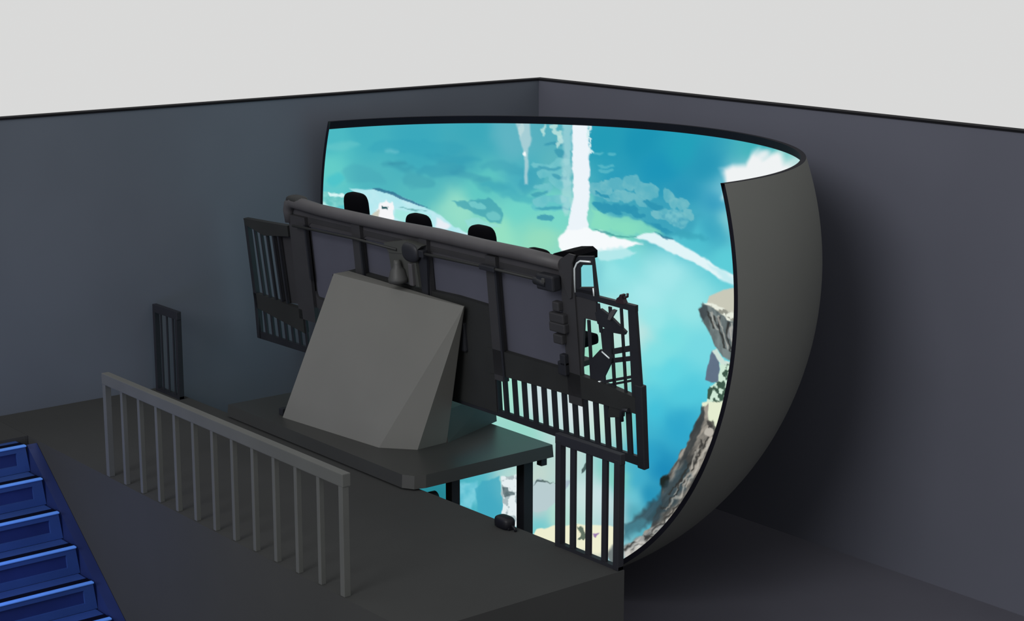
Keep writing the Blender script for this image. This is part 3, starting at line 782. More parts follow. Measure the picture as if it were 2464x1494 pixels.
paint([(1.432, 0.98), (1.403, 0.943), (1.339, 0.926), (1.258, 0.933), (1.181, 0.963), (1.128, 1.007), (1.115, 1.054), (1.144, 1.091), (1.208, 1.108), (1.29, 1.1), (1.366, 1.071), (1.418, 1.026)], (116, 190, 200), soft=0.008, alpha=0.9, rough=0.03, rf=9, seed=19, tex=0.6, rgb2=(78, 172, 192), tf=9)
paint([(1.67, 1.055), (1.646, 1.019), (1.58, 0.995), (1.488, 0.988), (1.394, 1.001), (1.326, 1.031), (1.3, 1.07), (1.324, 1.106), (1.392, 1.131), (1.485, 1.137), (1.577, 1.124), (1.645, 1.093)], (116, 190, 200), soft=0.008, alpha=0.9, rough=0.03, rf=9, seed=49, tex=0.6, rgb2=(78, 172, 192), tf=9)
paint([(1.802, 1.03), (1.769, 0.989), (1.716, 0.972), (1.657, 0.984), (1.609, 1.022), (1.584, 1.076), (1.589, 1.131), (1.622, 1.172), (1.675, 1.188), (1.734, 1.176), (1.782, 1.138), (1.806, 1.085)], (116, 190, 200), soft=0.008, alpha=0.9, rough=0.03, rf=9, seed=17, tex=0.6, rgb2=(78, 172, 192), tf=9)
paint([(2.015, 0.883), (1.971, 0.845), (1.903, 0.838), (1.827, 0.866), (1.765, 0.921), (1.734, 0.988), (1.741, 1.049), (1.786, 1.087), (1.855, 1.093), (1.93, 1.065), (1.991, 1.011), (2.022, 0.944)], (116, 190, 200), soft=0.008, alpha=0.9, rough=0.03, rf=9, seed=5, tex=0.6, rgb2=(78, 172, 192), tf=9)
paint([(1.761, 0.901), (1.736, 0.868), (1.673, 0.849), (1.588, 0.851), (1.505, 0.872), (1.445, 0.908), (1.425, 0.948), (1.451, 0.983), (1.515, 1.001), (1.6, 0.999), (1.683, 0.977), (1.742, 0.942)], (116, 190, 200), soft=0.008, alpha=0.9, rough=0.03, rf=9, seed=27, tex=0.6, rgb2=(78, 172, 192), tf=9)
paint([(1.945, 0.781), (1.918, 0.759), (1.868, 0.758), (1.807, 0.777), (1.753, 0.813), (1.719, 0.854), (1.715, 0.89), (1.742, 0.912), (1.793, 0.913), (1.853, 0.893), (1.908, 0.858), (1.941, 0.817)], (116, 190, 200), soft=0.008, alpha=0.9, rough=0.03, rf=9, seed=20, tex=0.6, rgb2=(78, 172, 192), tf=9)
paint([(2.238, 0.849), (2.212, 0.824), (2.171, 0.82), (2.127, 0.836), (2.091, 0.869), (2.073, 0.911), (2.078, 0.949), (2.105, 0.973), (2.146, 0.978), (2.19, 0.961), (2.226, 0.928), (2.243, 0.887)], (116, 190, 200), soft=0.008, alpha=0.9, rough=0.03, rf=9, seed=3, tex=0.6, rgb2=(78, 172, 192), tf=9)
paint([(2.4, 0.729), (2.376, 0.702), (2.334, 0.695), (2.285, 0.709), (2.242, 0.74), (2.218, 0.782), (2.218, 0.821), (2.243, 0.848), (2.286, 0.855), (2.334, 0.841), (2.376, 0.809), (2.401, 0.768)], (116, 190, 200), soft=0.008, alpha=0.9, rough=0.03, rf=9, seed=55, tex=0.6, rgb2=(78, 172, 192), tf=9)
paint([(2.314, 0.785), (2.305, 0.754), (2.276, 0.733), (2.237, 0.726), (2.197, 0.737), (2.168, 0.762), (2.156, 0.794), (2.166, 0.825), (2.195, 0.846), (2.234, 0.853), (2.274, 0.842), (2.303, 0.817)], (116, 190, 200), soft=0.008, alpha=0.9, rough=0.03, rf=9, seed=38, tex=0.6, rgb2=(78, 172, 192), tf=9)
paint([(2.277, 0.576), (2.246, 0.549), (2.18, 0.546), (2.095, 0.566), (2.015, 0.606), (1.961, 0.654), (1.949, 0.697), (1.981, 0.725), (2.049, 0.728), (2.134, 0.707), (2.213, 0.667), (2.265, 0.619)], (116, 190, 200), soft=0.008, alpha=0.9, rough=0.03, rf=9, seed=43, tex=0.6, rgb2=(78, 172, 192), tf=9)
paint([(2.413, 0.577), (2.391, 0.56), (2.348, 0.561), (2.295, 0.58), (2.247, 0.611), (2.217, 0.647), (2.212, 0.678), (2.235, 0.695), (2.279, 0.694), (2.331, 0.675), (2.379, 0.644), (2.408, 0.608)], (116, 190, 200), soft=0.008, alpha=0.9, rough=0.03, rf=9, seed=16, tex=0.6, rgb2=(78, 172, 192), tf=9)
paint([(1.561, 0.858), (1.541, 0.841), (1.492, 0.837), (1.428, 0.846), (1.366, 0.866), (1.323, 0.893), (1.31, 0.918), (1.331, 0.935), (1.38, 0.939), (1.444, 0.93), (1.506, 0.909), (1.548, 0.883)], (116, 190, 200), soft=0.008, alpha=0.9, rough=0.03, rf=9, seed=5, tex=0.6, rgb2=(78, 172, 192), tf=9)
paint([(2.484, 0.62), (2.466, 0.594), (2.434, 0.583), (2.394, 0.589), (2.359, 0.612), (2.337, 0.644), (2.335, 0.678), (2.353, 0.703), (2.386, 0.714), (2.426, 0.708), (2.461, 0.685), (2.482, 0.653)], (116, 190, 200), soft=0.008, alpha=0.9, rough=0.03, rf=9, seed=31, tex=0.6, rgb2=(78, 172, 192), tf=9)
paint([(1.568, 0.707), (1.535, 0.685), (1.461, 0.686), (1.366, 0.709), (1.276, 0.749), (1.215, 0.794), (1.199, 0.833), (1.233, 0.856), (1.308, 0.855), (1.403, 0.832), (1.492, 0.792), (1.553, 0.747)], (45, 148, 178), soft=0.01, alpha=0.9, rough=0.03, rf=9, seed=57)
paint([(1.752, 0.726), (1.726, 0.705), (1.666, 0.7), (1.587, 0.711), (1.51, 0.737), (1.457, 0.77), (1.441, 0.801), (1.467, 0.823), (1.527, 0.828), (1.607, 0.816), (1.683, 0.791), (1.736, 0.758)], (45, 148, 178), soft=0.01, alpha=0.9, rough=0.03, rf=9, seed=36)
paint([(1.874, 0.633), (1.846, 0.62), (1.794, 0.629), (1.731, 0.658), (1.674, 0.7), (1.638, 0.743), (1.635, 0.776), (1.663, 0.79), (1.716, 0.78), (1.779, 0.751), (1.836, 0.709), (1.87, 0.666)], (45, 148, 178), soft=0.01, alpha=0.9, rough=0.03, rf=9, seed=5)
paint([(2.227, 0.416), (2.195, 0.409), (2.122, 0.427), (2.026, 0.467), (1.933, 0.518), (1.869, 0.565), (1.851, 0.597), (1.884, 0.604), (1.96, 0.585), (2.056, 0.545), (2.148, 0.495), (2.21, 0.447)], (45, 148, 178), soft=0.01, alpha=0.9, rough=0.03, rf=9, seed=60)
paint([(1.428, 0.889), (1.409, 0.883), (1.37, 0.891), (1.319, 0.91), (1.27, 0.936), (1.237, 0.961), (1.229, 0.979), (1.248, 0.986), (1.288, 0.978), (1.339, 0.959), (1.387, 0.933), (1.419, 0.908)], (45, 148, 178), soft=0.01, alpha=0.9, rough=0.03, rf=9, seed=47)
paint([(2.082, 0.717), (2.059, 0.706), (2.008, 0.714), (1.945, 0.738), (1.885, 0.773), (1.845, 0.809), (1.836, 0.836), (1.86, 0.847), (1.911, 0.84), (1.975, 0.815), (2.034, 0.78), (2.074, 0.745)], (45, 148, 178), soft=0.01, alpha=0.9, rough=0.03, rf=9, seed=45)
paint([(2.063, 0.692), (2.311, 0.707), (2.388, 0.545), (2.316, 0.469), (2.116, 0.584)], (120, 195, 205), soft=0.012, alpha=0.7, tex=0.6, rgb2=(55, 150, 180), tf=22, rough=0.03)
paint([(1.196, 0.776), (1.332, 0.663), (1.651, 0.627), (1.861, 0.566), (2.118, 0.396), (1.915, 0.349), (1.601, 0.439), (1.198, 0.53)], (135, 222, 192), soft=0.025, alpha=0.8, rough=0.03)
paint([(1.914, 0.403), (2.318, 0.362), (2.607, 0.323), (2.558, 0.405), (2.317, 0.442)], (56, 160, 182), soft=0.03, alpha=0.6, rough=0.03)
paint([(1.34, 1.465), (1.33, 1.458), (1.303, 1.453), (1.266, 1.453), (1.229, 1.456), (1.201, 1.463), (1.191, 1.471), (1.201, 1.479), (1.228, 1.483), (1.265, 1.484), (1.302, 1.48), (1.33, 1.473)], (90, 185, 200), soft=0.01, alpha=0.8, rough=0.02, rf=11, seed=24)
paint([(1.488, 1.448), (1.48, 1.44), (1.457, 1.436), (1.425, 1.435), (1.393, 1.439), (1.37, 1.445), (1.361, 1.454), (1.37, 1.461), (1.393, 1.466), (1.424, 1.466), (1.456, 1.463), (1.479, 1.456)], (90, 185, 200), soft=0.01, alpha=0.8, rough=0.02, rf=11, seed=54)
paint([(1.481, 1.291), (1.466, 1.283), (1.427, 1.28), (1.374, 1.285), (1.321, 1.295), (1.283, 1.308), (1.269, 1.321), (1.284, 1.329), (1.324, 1.332), (1.377, 1.327), (1.43, 1.317), (1.468, 1.303)], (90, 185, 200), soft=0.01, alpha=0.8, rough=0.02, rf=11, seed=44)
paint([(1.446, 1.24), (1.433, 1.227), (1.398, 1.219), (1.351, 1.217), (1.303, 1.222), (1.267, 1.234), (1.254, 1.247), (1.267, 1.26), (1.302, 1.268), (1.35, 1.27), (1.397, 1.265), (1.433, 1.253)], (90, 185, 200), soft=0.01, alpha=0.8, rough=0.02, rf=11, seed=39)
paint([(0.802, 1.865), (0.91, 1.861), (0.94, 0.891), (0.875, 0.673), (0.787, 0.784), (0.793, 1.325)], (190, 225, 228), soft=0.03, alpha=0.55, rough=0.03, rf=12)
paint([(0.926, 1.865), (1.129, 1.856), (1.156, 1.314), (1.152, 0.885), (1.132, 0.668), (1.161, 0.448), (1.118, 0.228), (0.844, 0.232), (0.855, 0.453), (0.897, 0.673), (0.94, 0.891)], (236, 244, 250), soft=0.012, rough=0.014, rf=14)
paint([(1.129, 1.836), (1.162, 1.783), (1.156, 1.603), (1.18, 1.498), (1.137, 1.473)], (215, 240, 242), soft=0.01, rough=0.03, rf=20, alpha=0.9)
paint([(1.129, 1.836), (1.178, 1.783), (1.156, 1.603), (1.18, 1.498), (1.137, 1.473)], (215, 240, 242), soft=0.01, rough=0.03, rf=20, alpha=0.9)
paint([(0.761, 0.388), (0.855, 0.475), (1.063, 0.505), (1.28, 0.484), (1.442, 0.399), (1.654, 0.339), (1.838, 0.297), (1.602, 0.242), (1.281, 0.193), (1.064, 0.163), (0.789, 0.199), (0.745, 0.261)], (246, 250, 252), soft=0.015, rough=0.02, rf=8)
paint([(1.173, 0.228), (1.602, 0.264), (1.76, 0.184), (1.603, 0.111), (1.282, 0.088)], (190, 235, 238), soft=0.025, alpha=0.8, rough=0.03)
paint([(1.733, 0.37), (1.852, 0.421), (1.991, 0.417), (2.229, 0.312), (2.514, 0.132), (2.758, -0.05), (2.949, -0.176), (2.948, -0.28), (2.748, -0.171), (2.467, 0.027), (2.171, 0.174), (2.018, 0.276)], (225, 245, 248), soft=0.014, rough=0.014, rf=8)
paint([(2.61, 0.007), (2.794, -0.104), (2.944, -0.197), (2.943, -0.301), (2.771, -0.193)], (185, 232, 238), soft=0.03, alpha=0.7)
paint([(1.991, 0.427), (2.118, 0.391), (2.244, 0.322), (2.179, 0.335)], (45, 120, 150), soft=0.006, alpha=0.8)
paint([(1.171, 0.509), (1.388, 0.466), (1.495, 0.409), (1.759, 0.38), (1.785, 0.363), (1.484, 0.387), (1.361, 0.444)], (60, 150, 150), soft=0.006, alpha=0.7, rough=0.01)
paint([(2.767, 1.181), (2.883, 1.229), (3.005, 1.22), (3.064, 1.325), (3.105, 1.338), (3.186, 1.237), (3.248, 1.236), (3.317, 1.133), (3.361, 1.125), (3.367, 0.999), (3.424, 0.909), (3.217, 0.922), (3.027, 0.917), (2.775, 0.855), (2.746, 1.009)], (240, 243, 244), soft=0.05, rough=0.06, rf=4)
paint([(-2.31, 0.949), (-2.068, 0.961), (-2.051, 0.817), (-2.216, 0.757), (-2.375, 0.776)], (140, 215, 208), soft=0.012, alpha=0.8, tex=0.5, rgb2=(70, 170, 170), tf=16, rough=0.02)
paint([(-2.261, 0.941), (-2.068, 0.955), (-2.059, 0.913), (-2.237, 0.894)], (225, 250, 250), soft=0.008, alpha=0.9)
paint([(-2.373, 0.856), (-2.215, 0.783), (-2.012, 0.738), (-2.115, 0.707), (-2.376, 0.749)], (200, 240, 238), soft=0.01, alpha=0.8, rough=0.02)
paint([(-2.005, 1.022), (-1.849, 1.023), (-1.665, 1.019), (-1.506, 0.986), (-1.156, 0.852), (-0.827, 0.708), (-0.662, 0.543), (-0.327, 0.394), (-0.383, 0.349), (-0.829, 0.459), (-1.268, 0.592), (-1.699, 0.611), (-1.856, 0.743), (-1.79, 0.88)], (205, 238, 244), soft=0.012, rough=0.015, tex=0.5, rgb2=(150, 225, 232), tf=4, rf=7)
paint([(-1.718, 1.028), (-1.612, 1.031), (-1.452, 0.987), (-1.291, 0.904), (-1.156, 0.863), (-0.965, 0.778), (-1.156, 0.83), (-1.319, 0.882), (-1.48, 0.954)], (50, 112, 145), soft=0.006, alpha=0.85, rough=0.01)
paint([(-1.401, 0.815), (-1.239, 0.785), (-0.992, 0.745), (-1.157, 0.748)], (90, 160, 160), soft=0.006, alpha=0.8)
paint([(-1.429, 0.781), (-1.157, 0.731), (-0.966, 0.679), (-0.911, 0.541), (-1.214, 0.593), (-1.431, 0.644)], (160, 232, 220), soft=0.02, alpha=0.7)
paint([(-0.855, 0.652), (-0.689, 0.571), (-0.745, 0.504), (-0.884, 0.542)], (232, 238, 245), soft=0.02)
paint([(-1.616, 0.831), (-1.535, 0.888), (-1.492, 0.845), (-1.46, 0.862), (-1.44, 0.781), (-1.453, 0.6), (-1.539, 0.615), (-1.645, 0.656), (-1.671, 0.721)], (246, 246, 248), soft=0.006, rough=0.012, rf=14)
paint([(-1.735, 0.692), (-1.633, 0.749), (-1.635, 0.667), (-1.715, 0.654)], (205, 205, 190), soft=0.006, rough=0.012)
paint([(-1.6, 0.804), (-1.515, 0.796), (-1.526, 0.763), (-1.59, 0.767)], (40, 90, 95), soft=0.005, rough=0.012, rf=16)
paint([(2.595, -0.575), (2.636, -0.401), (2.793, -0.324), (2.991, -0.281), (2.977, -0.807), (2.787, -0.654)], (200, 200, 184), soft=0.01, rough=0.008)
paint([(2.662, -0.486), (2.789, -0.56), (2.984, -0.612), (2.98, -0.73), (2.785, -0.706), (2.558, -0.575), (2.559, -0.496)], (232, 236, 222), soft=0.008, tex=0.7, rgb2=(110, 110, 100), tf=20, rough=0.02, thr=0.6)
paint([(2.501, -0.559), (2.569, -0.485), (2.679, -0.56), (2.765, -0.628), (2.83, -0.695), (2.981, -0.705), (2.952, -1.264), (2.789, -1.161), (2.692, -1.046), (2.652, -0.891), (2.573, -0.75)], (122, 134, 134), soft=0.008, rough=0.02, tex=0.7, rgb2=(70, 80, 82), tf=8, stretch=(2.2, 0.7), rf=9)
paint([(2.501, -0.559), (2.55, -0.496), (2.606, -0.523), (2.627, -0.612), (2.554, -0.734)], (62, 70, 74), soft=0.012, alpha=0.8, rough=0.02)
paint([(2.937, -0.859), (2.927, -0.906), (2.904, -0.94), (2.873, -0.953), (2.843, -0.942), (2.822, -0.908), (2.816, -0.862), (2.826, -0.815), (2.849, -0.78), (2.88, -0.768), (2.91, -0.78), (2.931, -0.813)], (150, 155, 155), soft=0.01, alpha=0.8, tex=0.4)
paint([(2.705, -0.654), (2.751, -0.644), (2.751, -0.811), (2.724, -0.785)], (45, 48, 50), soft=0.008, alpha=0.85)
paint([(2.644, -1.104), (2.69, -1.082), (2.731, -1.163), (2.713, -1.469), (2.623, -1.484), (2.562, -1.457), (2.587, -1.333)], (96, 112, 132), soft=0.008, rough=0.012, tex=0.3, rgb2=(120, 135, 155))
paint([(2.644, -1.104), (2.709, -1.071), (2.787, -1.197), (2.871, -1.228), (2.846, -1.295), (2.761, -1.274)], (205, 225, 215), soft=0.008, rough=0.015)
paint([(2.727, -1.255), (2.892, -1.237), (2.845, -1.568), (2.756, -1.771), (2.558, -1.763), (2.564, -1.563), (2.705, -1.454)], (205, 232, 212), soft=0.008, tex=0.9, rgb2=(45, 72, 58), tf=14, rough=0.02, thr=0.5)
paint([(2.506, -1.742), (2.663, -1.721), (2.815, -1.668), (2.714, -2.146), (2.59, -2.026), (2.517, -1.889)], (228, 236, 208), soft=0.01, rough=0.015)
paint([(2.503, -1.782), (2.56, -1.748), (2.561, -1.934), (2.641, -2.112), (2.66, -2.199), (2.432, -2.616), (2.108, -2.974), (1.821, -3.195), (1.396, -3.517), (1.457, -3.366), (1.746, -3.159), (1.932, -2.926), (1.957, -2.692), (2.141, -2.492), (2.331, -2.194)], (158, 152, 142), soft=0.01, rough=0.025, rf=8, tex=0.85, rgb2=(52, 54, 54), tf=6, stretch=(0.8, 3.4, 0.95))
paint([(2.503, -1.782), (2.547, -1.789), (2.48, -2.037), (2.315, -2.336), (2.158, -2.535), (2.308, -2.196), (2.404, -1.996)], (55, 60, 62), soft=0.012, alpha=0.85, rough=0.02)
paint([(2.533, -1.946), (2.613, -1.929), (2.633, -2.114), (2.601, -2.163), (2.541, -2.078)], (40, 40, 40), soft=0.01, alpha=0.7, rough=0.03, rf=14)
paint([(2.605, -2.071), (2.595, -2.1), (2.574, -2.123), (2.547, -2.134), (2.522, -2.129), (2.506, -2.11), (2.502, -2.082), (2.512, -2.053), (2.533, -2.03), (2.56, -2.02), (2.585, -2.025), (2.602, -2.043)], (185, 180, 170), soft=0.008, rough=0.015)
paint([(2.06, -2.671), (2.047, -2.707), (2.024, -2.735), (1.995, -2.748), (1.969, -2.742), (1.952, -2.719), (1.949, -2.684), (1.961, -2.647), (1.985, -2.618), (2.014, -2.606), (2.04, -2.612), (2.057, -2.636)], (30, 38, 36), soft=0.012, rough=0.02)
paint([(1.937, -2.781), (2.078, -2.634), (2.259, -2.433), (2.306, -2.559), (2.109, -2.837), (1.846, -3.088), (1.483, -3.273), (1.501, -3.169), (1.706, -3.026)], (58, 78, 88), soft=0.025, alpha=0.85, rough=0.03, tex=0.5, rgb2=(40, 52, 56), tf=7, stretch=(0.8, 3, 0.8))
paint([(1.501, -3.169), (1.698, -3.077), (1.758, -3.105), (1.6, -3.236), (1.475, -3.307)], (70, 130, 145), soft=0.02, alpha=0.8)
paint([(1.465, -3.344), (1.661, -3.239), (1.886, -3.089), (1.988, -3.007), (1.906, -3.131), (1.696, -3.271), (1.397, -3.473)], (205, 205, 200), soft=0.012, tex=0.9, rgb2=(60, 64, 66), tf=7, stretch=(0.7, 3.6, 0.62), rough=0.02)
paint([(-0.569, -2.807), (-0.358, -2.776), (-0.3, -2.975), (-0.374, -3.133), (-0.56, -3.039)], (140, 215, 230), soft=0.03, alpha=0.7, rough=0.05, rf=6, tex=0.5, rgb2=(60, 170, 195), tf=9)
paint([(-0.345, -2.881), (-0.252, -2.776), (-0.039, -2.718), (-0.011, -2.834), (0.027, -3.021), (-0.007, -3.265), (-0.295, -3.156)], (66, 168, 192), soft=0.012, alpha=0.8)
paint([(-0.012, -2.738), (0.229, -2.663), (0.225, -3.284), (0.044, -3.252), (-0.003, -3.201), (0.016, -2.975)], (228, 238, 240), soft=0.008, tex=0.6, rgb2=(130, 150, 155), tf=15, rough=0.02, thr=0.62)
paint([(0.005, -2.834), (0.079, -2.843), (0.095, -2.891), (0.175, -2.904), (0.174, -2.927), (0.042, -2.952)], (60, 80, 85), soft=0.006, alpha=0.7, rough=0.012)
paint([(0.345, -2.806), (0.494, -2.731), (0.589, -2.767), (0.704, -2.797), (0.698, -2.961), (0.564, -3.102), (0.409, -3.115), (0.342, -3.04)], (184, 204, 208), soft=0.012, rough=0.015)
paint([(0.387, -2.82), (0.441, -2.756), (0.536, -2.74), (0.662, -2.775), (0.536, -2.764), (0.451, -2.78)], (60, 80, 80), soft=0.005, alpha=0.8)
paint([(0.378, -3.362), (0.43, -3.3), (0.636, -3.246), (0.991, -3.218), (1.38, -3.207), (1.34, -3.441), (0.959, -3.505), (0.65, -3.465)], (238, 238, 208), soft=0.01, rough=0.01)
paint([(0.769, -2.723), (0.914, -2.742), (0.806, -2.864), (0.754, -2.866)], (160, 175, 190), soft=0.01, alpha=0.8)
paint([(1.013, -2.618), (1.09, -2.517), (1.103, -2.565), (1.021, -2.675)], (50, 70, 70), soft=0.006, alpha=0.8)
paint([(0.948, -3.253), (0.985, -3.283), (1.032, -3.307), (1.026, -3.364), (0.952, -3.378)], (60, 80, 70), soft=0.006, alpha=0.8, rough=0.03, rf=16)
paint([(1.106, -3.296), (1.18, -3.282), (1.156, -3.322)], (150, 120, 170), soft=0.006)
paint([(1.246, -3.435), (1.34, -3.376), (1.392, -3.375), (1.305, -3.475), (1.195, -3.467)], (130, 140, 140), soft=0.012, tex=0.5, rough=0.02)
paint([(0.964, -3.474), (1.197, -3.457), (1.171, -3.506), (0.953, -3.534)], (170, 180, 175), soft=0.03, alpha=0.8)
paint([(2.673, -0.654), (2.696, -0.66), (2.753, -0.868), (2.735, -0.863)], (48, 48, 46), soft=0.008, alpha=0.85, rough=0.02, rf=12, seed=3)
paint([(2.709, -0.665), (2.737, -0.67), (2.788, -0.878), (2.771, -0.873)], (200, 196, 186), soft=0.008, alpha=0.6, rough=0.02, rf=12, seed=9)
paint([(2.735, -0.863), (2.758, -0.868), (2.811, -1.073), (2.794, -1.069)], (48, 48, 46), soft=0.008, alpha=0.85, rough=0.02, rf=12, seed=3)
paint([(2.771, -0.873), (2.797, -0.878), (2.845, -1.082), (2.828, -1.078)], (200, 196, 186), soft=0.008, alpha=0.6, rough=0.02, rf=12, seed=9)
paint([(2.829, -0.732), (2.851, -0.737), (2.831, -0.918), (2.814, -0.913)], (48, 48, 46), soft=0.008, alpha=0.85, rough=0.02, rf=12, seed=4)
paint([(2.864, -0.742), (2.89, -0.747), (2.866, -0.928), (2.848, -0.923)], (200, 196, 186), soft=0.008, alpha=0.6, rough=0.02, rf=12, seed=10)
paint([(2.814, -0.913), (2.835, -0.918), (2.882, -1.122), (2.865, -1.117)], (48, 48, 46), soft=0.008, alpha=0.85, rough=0.02, rf=12, seed=4)
paint([(2.848, -0.923), (2.874, -0.928), (2.915, -1.13), (2.899, -1.126)], (200, 196, 186), soft=0.008, alpha=0.6, rough=0.02, rf=12, seed=10)
paint([(2.604, -0.602), (2.628, -0.607), (2.691, -0.817), (2.673, -0.812)], (48, 48, 46), soft=0.008, alpha=0.85, rough=0.02, rf=12, seed=5)
paint([(2.641, -0.612), (2.669, -0.618), (2.727, -0.827), (2.709, -0.822)], (200, 196, 186), soft=0.008, alpha=0.6, rough=0.02, rf=12, seed=11)
paint([(2.465, -2.18), (2.486, -2.182), (2.373, -2.423), (2.356, -2.421)], (48, 48, 46), soft=0.008, alpha=0.85, rough=0.02, rf=12, seed=6)
paint([(2.498, -2.186), (2.524, -2.187), (2.406, -2.427), (2.39, -2.425)], (200, 196, 186), soft=0.008, alpha=0.6, rough=0.02, rf=12, seed=12)
paint([(2.356, -2.421), (2.377, -2.423), (2.193, -2.707), (2.176, -2.705)], (48, 48, 46), soft=0.008, alpha=0.85, rough=0.02, rf=12, seed=6)
paint([(2.39, -2.425), (2.415, -2.426), (2.225, -2.709), (2.209, -2.708)], (200, 196, 186), soft=0.008, alpha=0.6, rough=0.02, rf=12, seed=12)
paint([(2.511, -2.311), (2.531, -2.312), (2.385, -2.55), (2.369, -2.549)], (48, 48, 46), soft=0.008, alpha=0.85, rough=0.02, rf=12, seed=7)
paint([(2.542, -2.315), (2.566, -2.315), (2.416, -2.552), (2.401, -2.551)], (200, 196, 186), soft=0.008, alpha=0.6, rough=0.02, rf=12, seed=13)
paint([(2.374, -2.283), (2.396, -2.285), (2.264, -2.526), (2.247, -2.524)], (48, 48, 46), soft=0.008, alpha=0.85, rough=0.02, rf=12, seed=8)
paint([(2.409, -2.288), (2.434, -2.29), (2.298, -2.53), (2.281, -2.528)], (200, 196, 186), soft=0.008, alpha=0.6, rough=0.02, rf=12, seed=14)
paint([(2.247, -2.524), (2.269, -2.526), (2.047, -2.812), (2.03, -2.81)], (48, 48, 46), soft=0.008, alpha=0.85, rough=0.02, rf=12, seed=8)
paint([(2.281, -2.528), (2.307, -2.529), (2.081, -2.814), (2.064, -2.813)], (200, 196, 186), soft=0.008, alpha=0.6, rough=0.02, rf=12, seed=14)
paint([(2.223, -2.776), (2.243, -2.775), (2.004, -3.006), (1.988, -3.007)], (48, 48, 46), soft=0.008, alpha=0.85, rough=0.02, rf=12, seed=9)
paint([(2.254, -2.777), (2.277, -2.775), (2.034, -3.005), (2.019, -3.006)], (200, 196, 186), soft=0.008, alpha=0.6, rough=0.02, rf=12, seed=15)
paint([(1.988, -3.007), (2.008, -3.005), (1.741, -3.221), (1.725, -3.223)], (48, 48, 46), soft=0.008, alpha=0.85, rough=0.02, rf=12, seed=9)
paint([(2.019, -3.006), (2.042, -3.003), (1.77, -3.217), (1.756, -3.219)], (200, 196, 186), soft=0.008, alpha=0.6, rough=0.02, rf=12, seed=15)
paint([(2.419, -2.498), (2.439, -2.499), (2.268, -2.732), (2.253, -2.732)], (48, 48, 46), soft=0.008, alpha=0.85, rough=0.02, rf=12, seed=10)
paint([(2.45, -2.501), (2.473, -2.501), (2.299, -2.733), (2.284, -2.733)], (200, 196, 186), soft=0.008, alpha=0.6, rough=0.02, rf=12, seed=16)
paint([(1.677, -3.275), (1.677, -3.24), (1.903, -3.147), (1.891, -3.153)], (48, 48, 46), soft=0.008, alpha=0.85, rough=0.02, rf=12, seed=11)
paint([(1.689, -3.241), (1.716, -3.245), (1.922, -3.129), (1.914, -3.14)], (200, 196, 186), soft=0.008, alpha=0.6, rough=0.02, rf=12, seed=17)
paint([(1.891, -3.153), (1.906, -3.145), (2.122, -2.972), (2.108, -2.974)], (48, 48, 46), soft=0.008, alpha=0.85, rough=0.02, rf=12, seed=11)
paint([(1.914, -3.14), (1.926, -3.122), (2.147, -2.966), (2.135, -2.969)], (200, 196, 186), soft=0.008, alpha=0.6, rough=0.02, rf=12, seed=17)
paint([(1.496, -3.372), (1.511, -3.358), (1.727, -3.247), (1.712, -3.25)], (48, 48, 46), soft=0.008, alpha=0.85, rough=0.02, rf=12, seed=12)
paint([(1.514, -3.34), (1.532, -3.326), (1.754, -3.238), (1.741, -3.243)], (200, 196, 186), soft=0.008, alpha=0.6, rough=0.02, rf=12, seed=18)
paint([(1.712, -3.25), (1.731, -3.246), (1.874, -3.155), (1.86, -3.158)], (48, 48, 46), soft=0.008, alpha=0.85, rough=0.02, rf=12, seed=12)
paint([(1.741, -3.243), (1.761, -3.234), (1.9, -3.147), (1.887, -3.152)], (200, 196, 186), soft=0.008, alpha=0.6, rough=0.02, rf=12, seed=18)
paint([(1.422, -3.383), (1.444, -3.387), (1.601, -3.302), (1.583, -3.298)], (48, 48, 46), soft=0.008, alpha=0.85, rough=0.02, rf=12, seed=13)
paint([(1.458, -3.391), (1.485, -3.394), (1.637, -3.31), (1.619, -3.306)], (200, 196, 186), soft=0.008, alpha=0.6, rough=0.02, rf=12, seed=19)
paint([(2.19, -2.619), (2.211, -2.62), (2.112, -2.801), (2.096, -2.8)], (48, 48, 46), soft=0.008, alpha=0.85, rough=0.02, rf=12, seed=14)
paint([(2.224, -2.623), (2.249, -2.623), (2.145, -2.803), (2.129, -2.802)], (200, 196, 186), soft=0.008, alpha=0.6, rough=0.02, rf=12, seed=20)
paint([(2.096, -2.8), (2.117, -2.8), (1.932, -2.968), (1.915, -2.967)], (48, 48, 46), soft=0.008, alpha=0.85, rough=0.02, rf=12, seed=14)
paint([(2.129, -2.802), (2.154, -2.801), (1.965, -2.969), (1.949, -2.969)], (200, 196, 186), soft=0.008, alpha=0.6, rough=0.02, rf=12, seed=20)
paint([(2.514, -2.128), (2.535, -2.13), (2.47, -2.276), (2.453, -2.274)], (48, 48, 46), soft=0.008, alpha=0.85, rough=0.02, rf=12, seed=15)
paint([(2.547, -2.134), (2.572, -2.135), (2.503, -2.281), (2.486, -2.278)], (200, 196, 186), soft=0.008, alpha=0.6, rough=0.02, rf=12, seed=21)

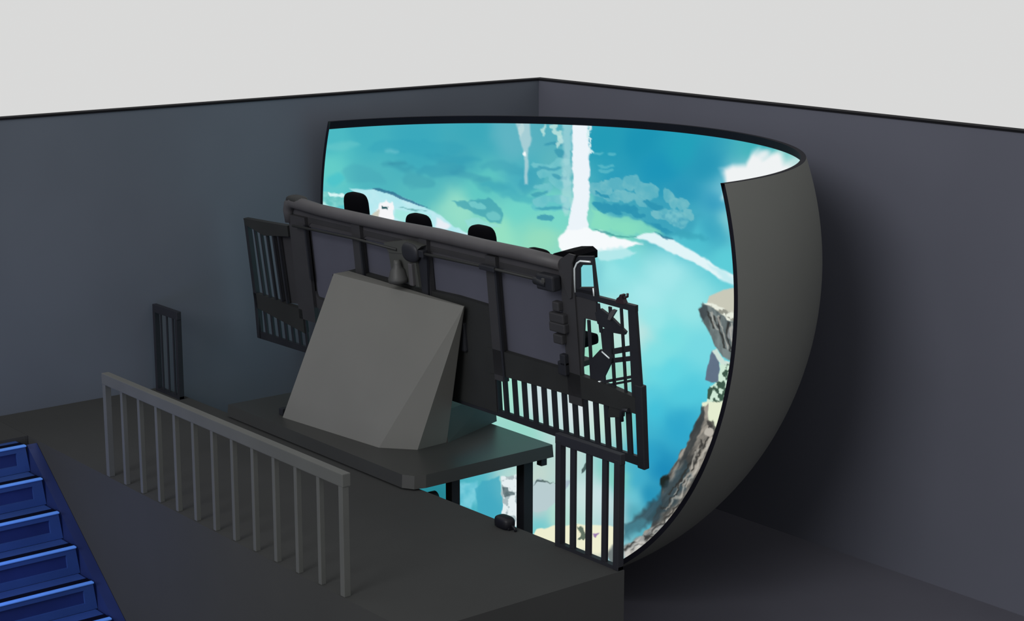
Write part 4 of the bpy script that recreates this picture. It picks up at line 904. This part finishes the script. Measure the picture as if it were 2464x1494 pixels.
lc = np.clip(COL / 255.0, 0, 1)
lc = np.where(lc <= .04045, lc / 12.92, ((lc + .055) / 1.055) ** 2.4)
mf = bpy.data.materials.new('dome_film')
mf.use_nodes = True
nt = mf.node_tree
for n_ in list(nt.nodes):
    nt.nodes.remove(n_)
at = nt.nodes.new('ShaderNodeAttribute'); at.attribute_name = 'film'
em = nt.nodes.new('ShaderNodeEmission'); em.inputs['Strength'].default_value = 1.0
ou = nt.nodes.new('ShaderNodeOutputMaterial')
nt.links.new(at.outputs['Color'], em.inputs['Color'])
nt.links.new(em.outputs['Emission'], ou.inputs['Surface'])
mf.cycles.emission_sampling = 'NONE'
scr = grid_mesh('screen_surface', P_in, False, mf, dm)
ca = scr.data.color_attributes.new('film', 'FLOAT_COLOR', 'POINT')
ca.data.foreach_set('color', np.concatenate([lc, np.ones((NV, 1))], 1).astype(np.float32).ravel())

# ------------------------------------------------------------------ light
w = bpy.data.worlds.new('void')
SC.world = w
w.use_nodes = True
bg = w.node_tree.nodes['Background']
bg.inputs['Color'].default_value = (.695, .695, .690, 1)
bg.inputs['Strength'].default_value = 1.0


def sun(name, d, e, ang, col):
    l = bpy.data.lights.new(name, 'SUN')
    l.energy = e; l.angle = R(ang); l.color = col
    o = bpy.data.objects.new(name, l)
    C.objects.link(o)
    o.rotation_euler = Vector(d).to_track_quat('-Z', 'Y').to_euler()
    o.location = (-12, -10, 9)


sun('key_light', (.90, .28, -.48), 1.3, 24, (1.0, 1.0, 1.0))
al = bpy.data.lights.new('stair_glow_fill', 'AREA')  # added blue fill for the glow on stairs and platform face, no fixture
al.energy = 18; al.size = 1.8; al.color = (.05, .20, 1.0)
ao = bpy.data.objects.new('stair_glow_fill', al)
C.objects.link(ao)
ao.location = (-10.4, -3.6, .2)
ao.rotation_euler = (Vector((-8.4, -3.0, -1.0)) - ao.location).to_track_quat('-Z', 'Y').to_euler()

# ------------------------------------------------------------------ camera
cd = bpy.data.cameras.new('camera')
co_ = bpy.data.objects.new('camera', cd)
C.objects.link(co_)
cd.sensor_width = 36.0
cd.lens = 36.0 * 4333 / 2464
cd.clip_end = 200
co_.location = (-16.57, -19.78, 5.8)
p_ = R(12.4)
co_.rotation_euler = Vector((.6307 * math.cos(p_), .7760 * math.cos(p_), -math.sin(p_))).to_track_quat('-Z', 'Y').to_euler()
SC.camera = co_
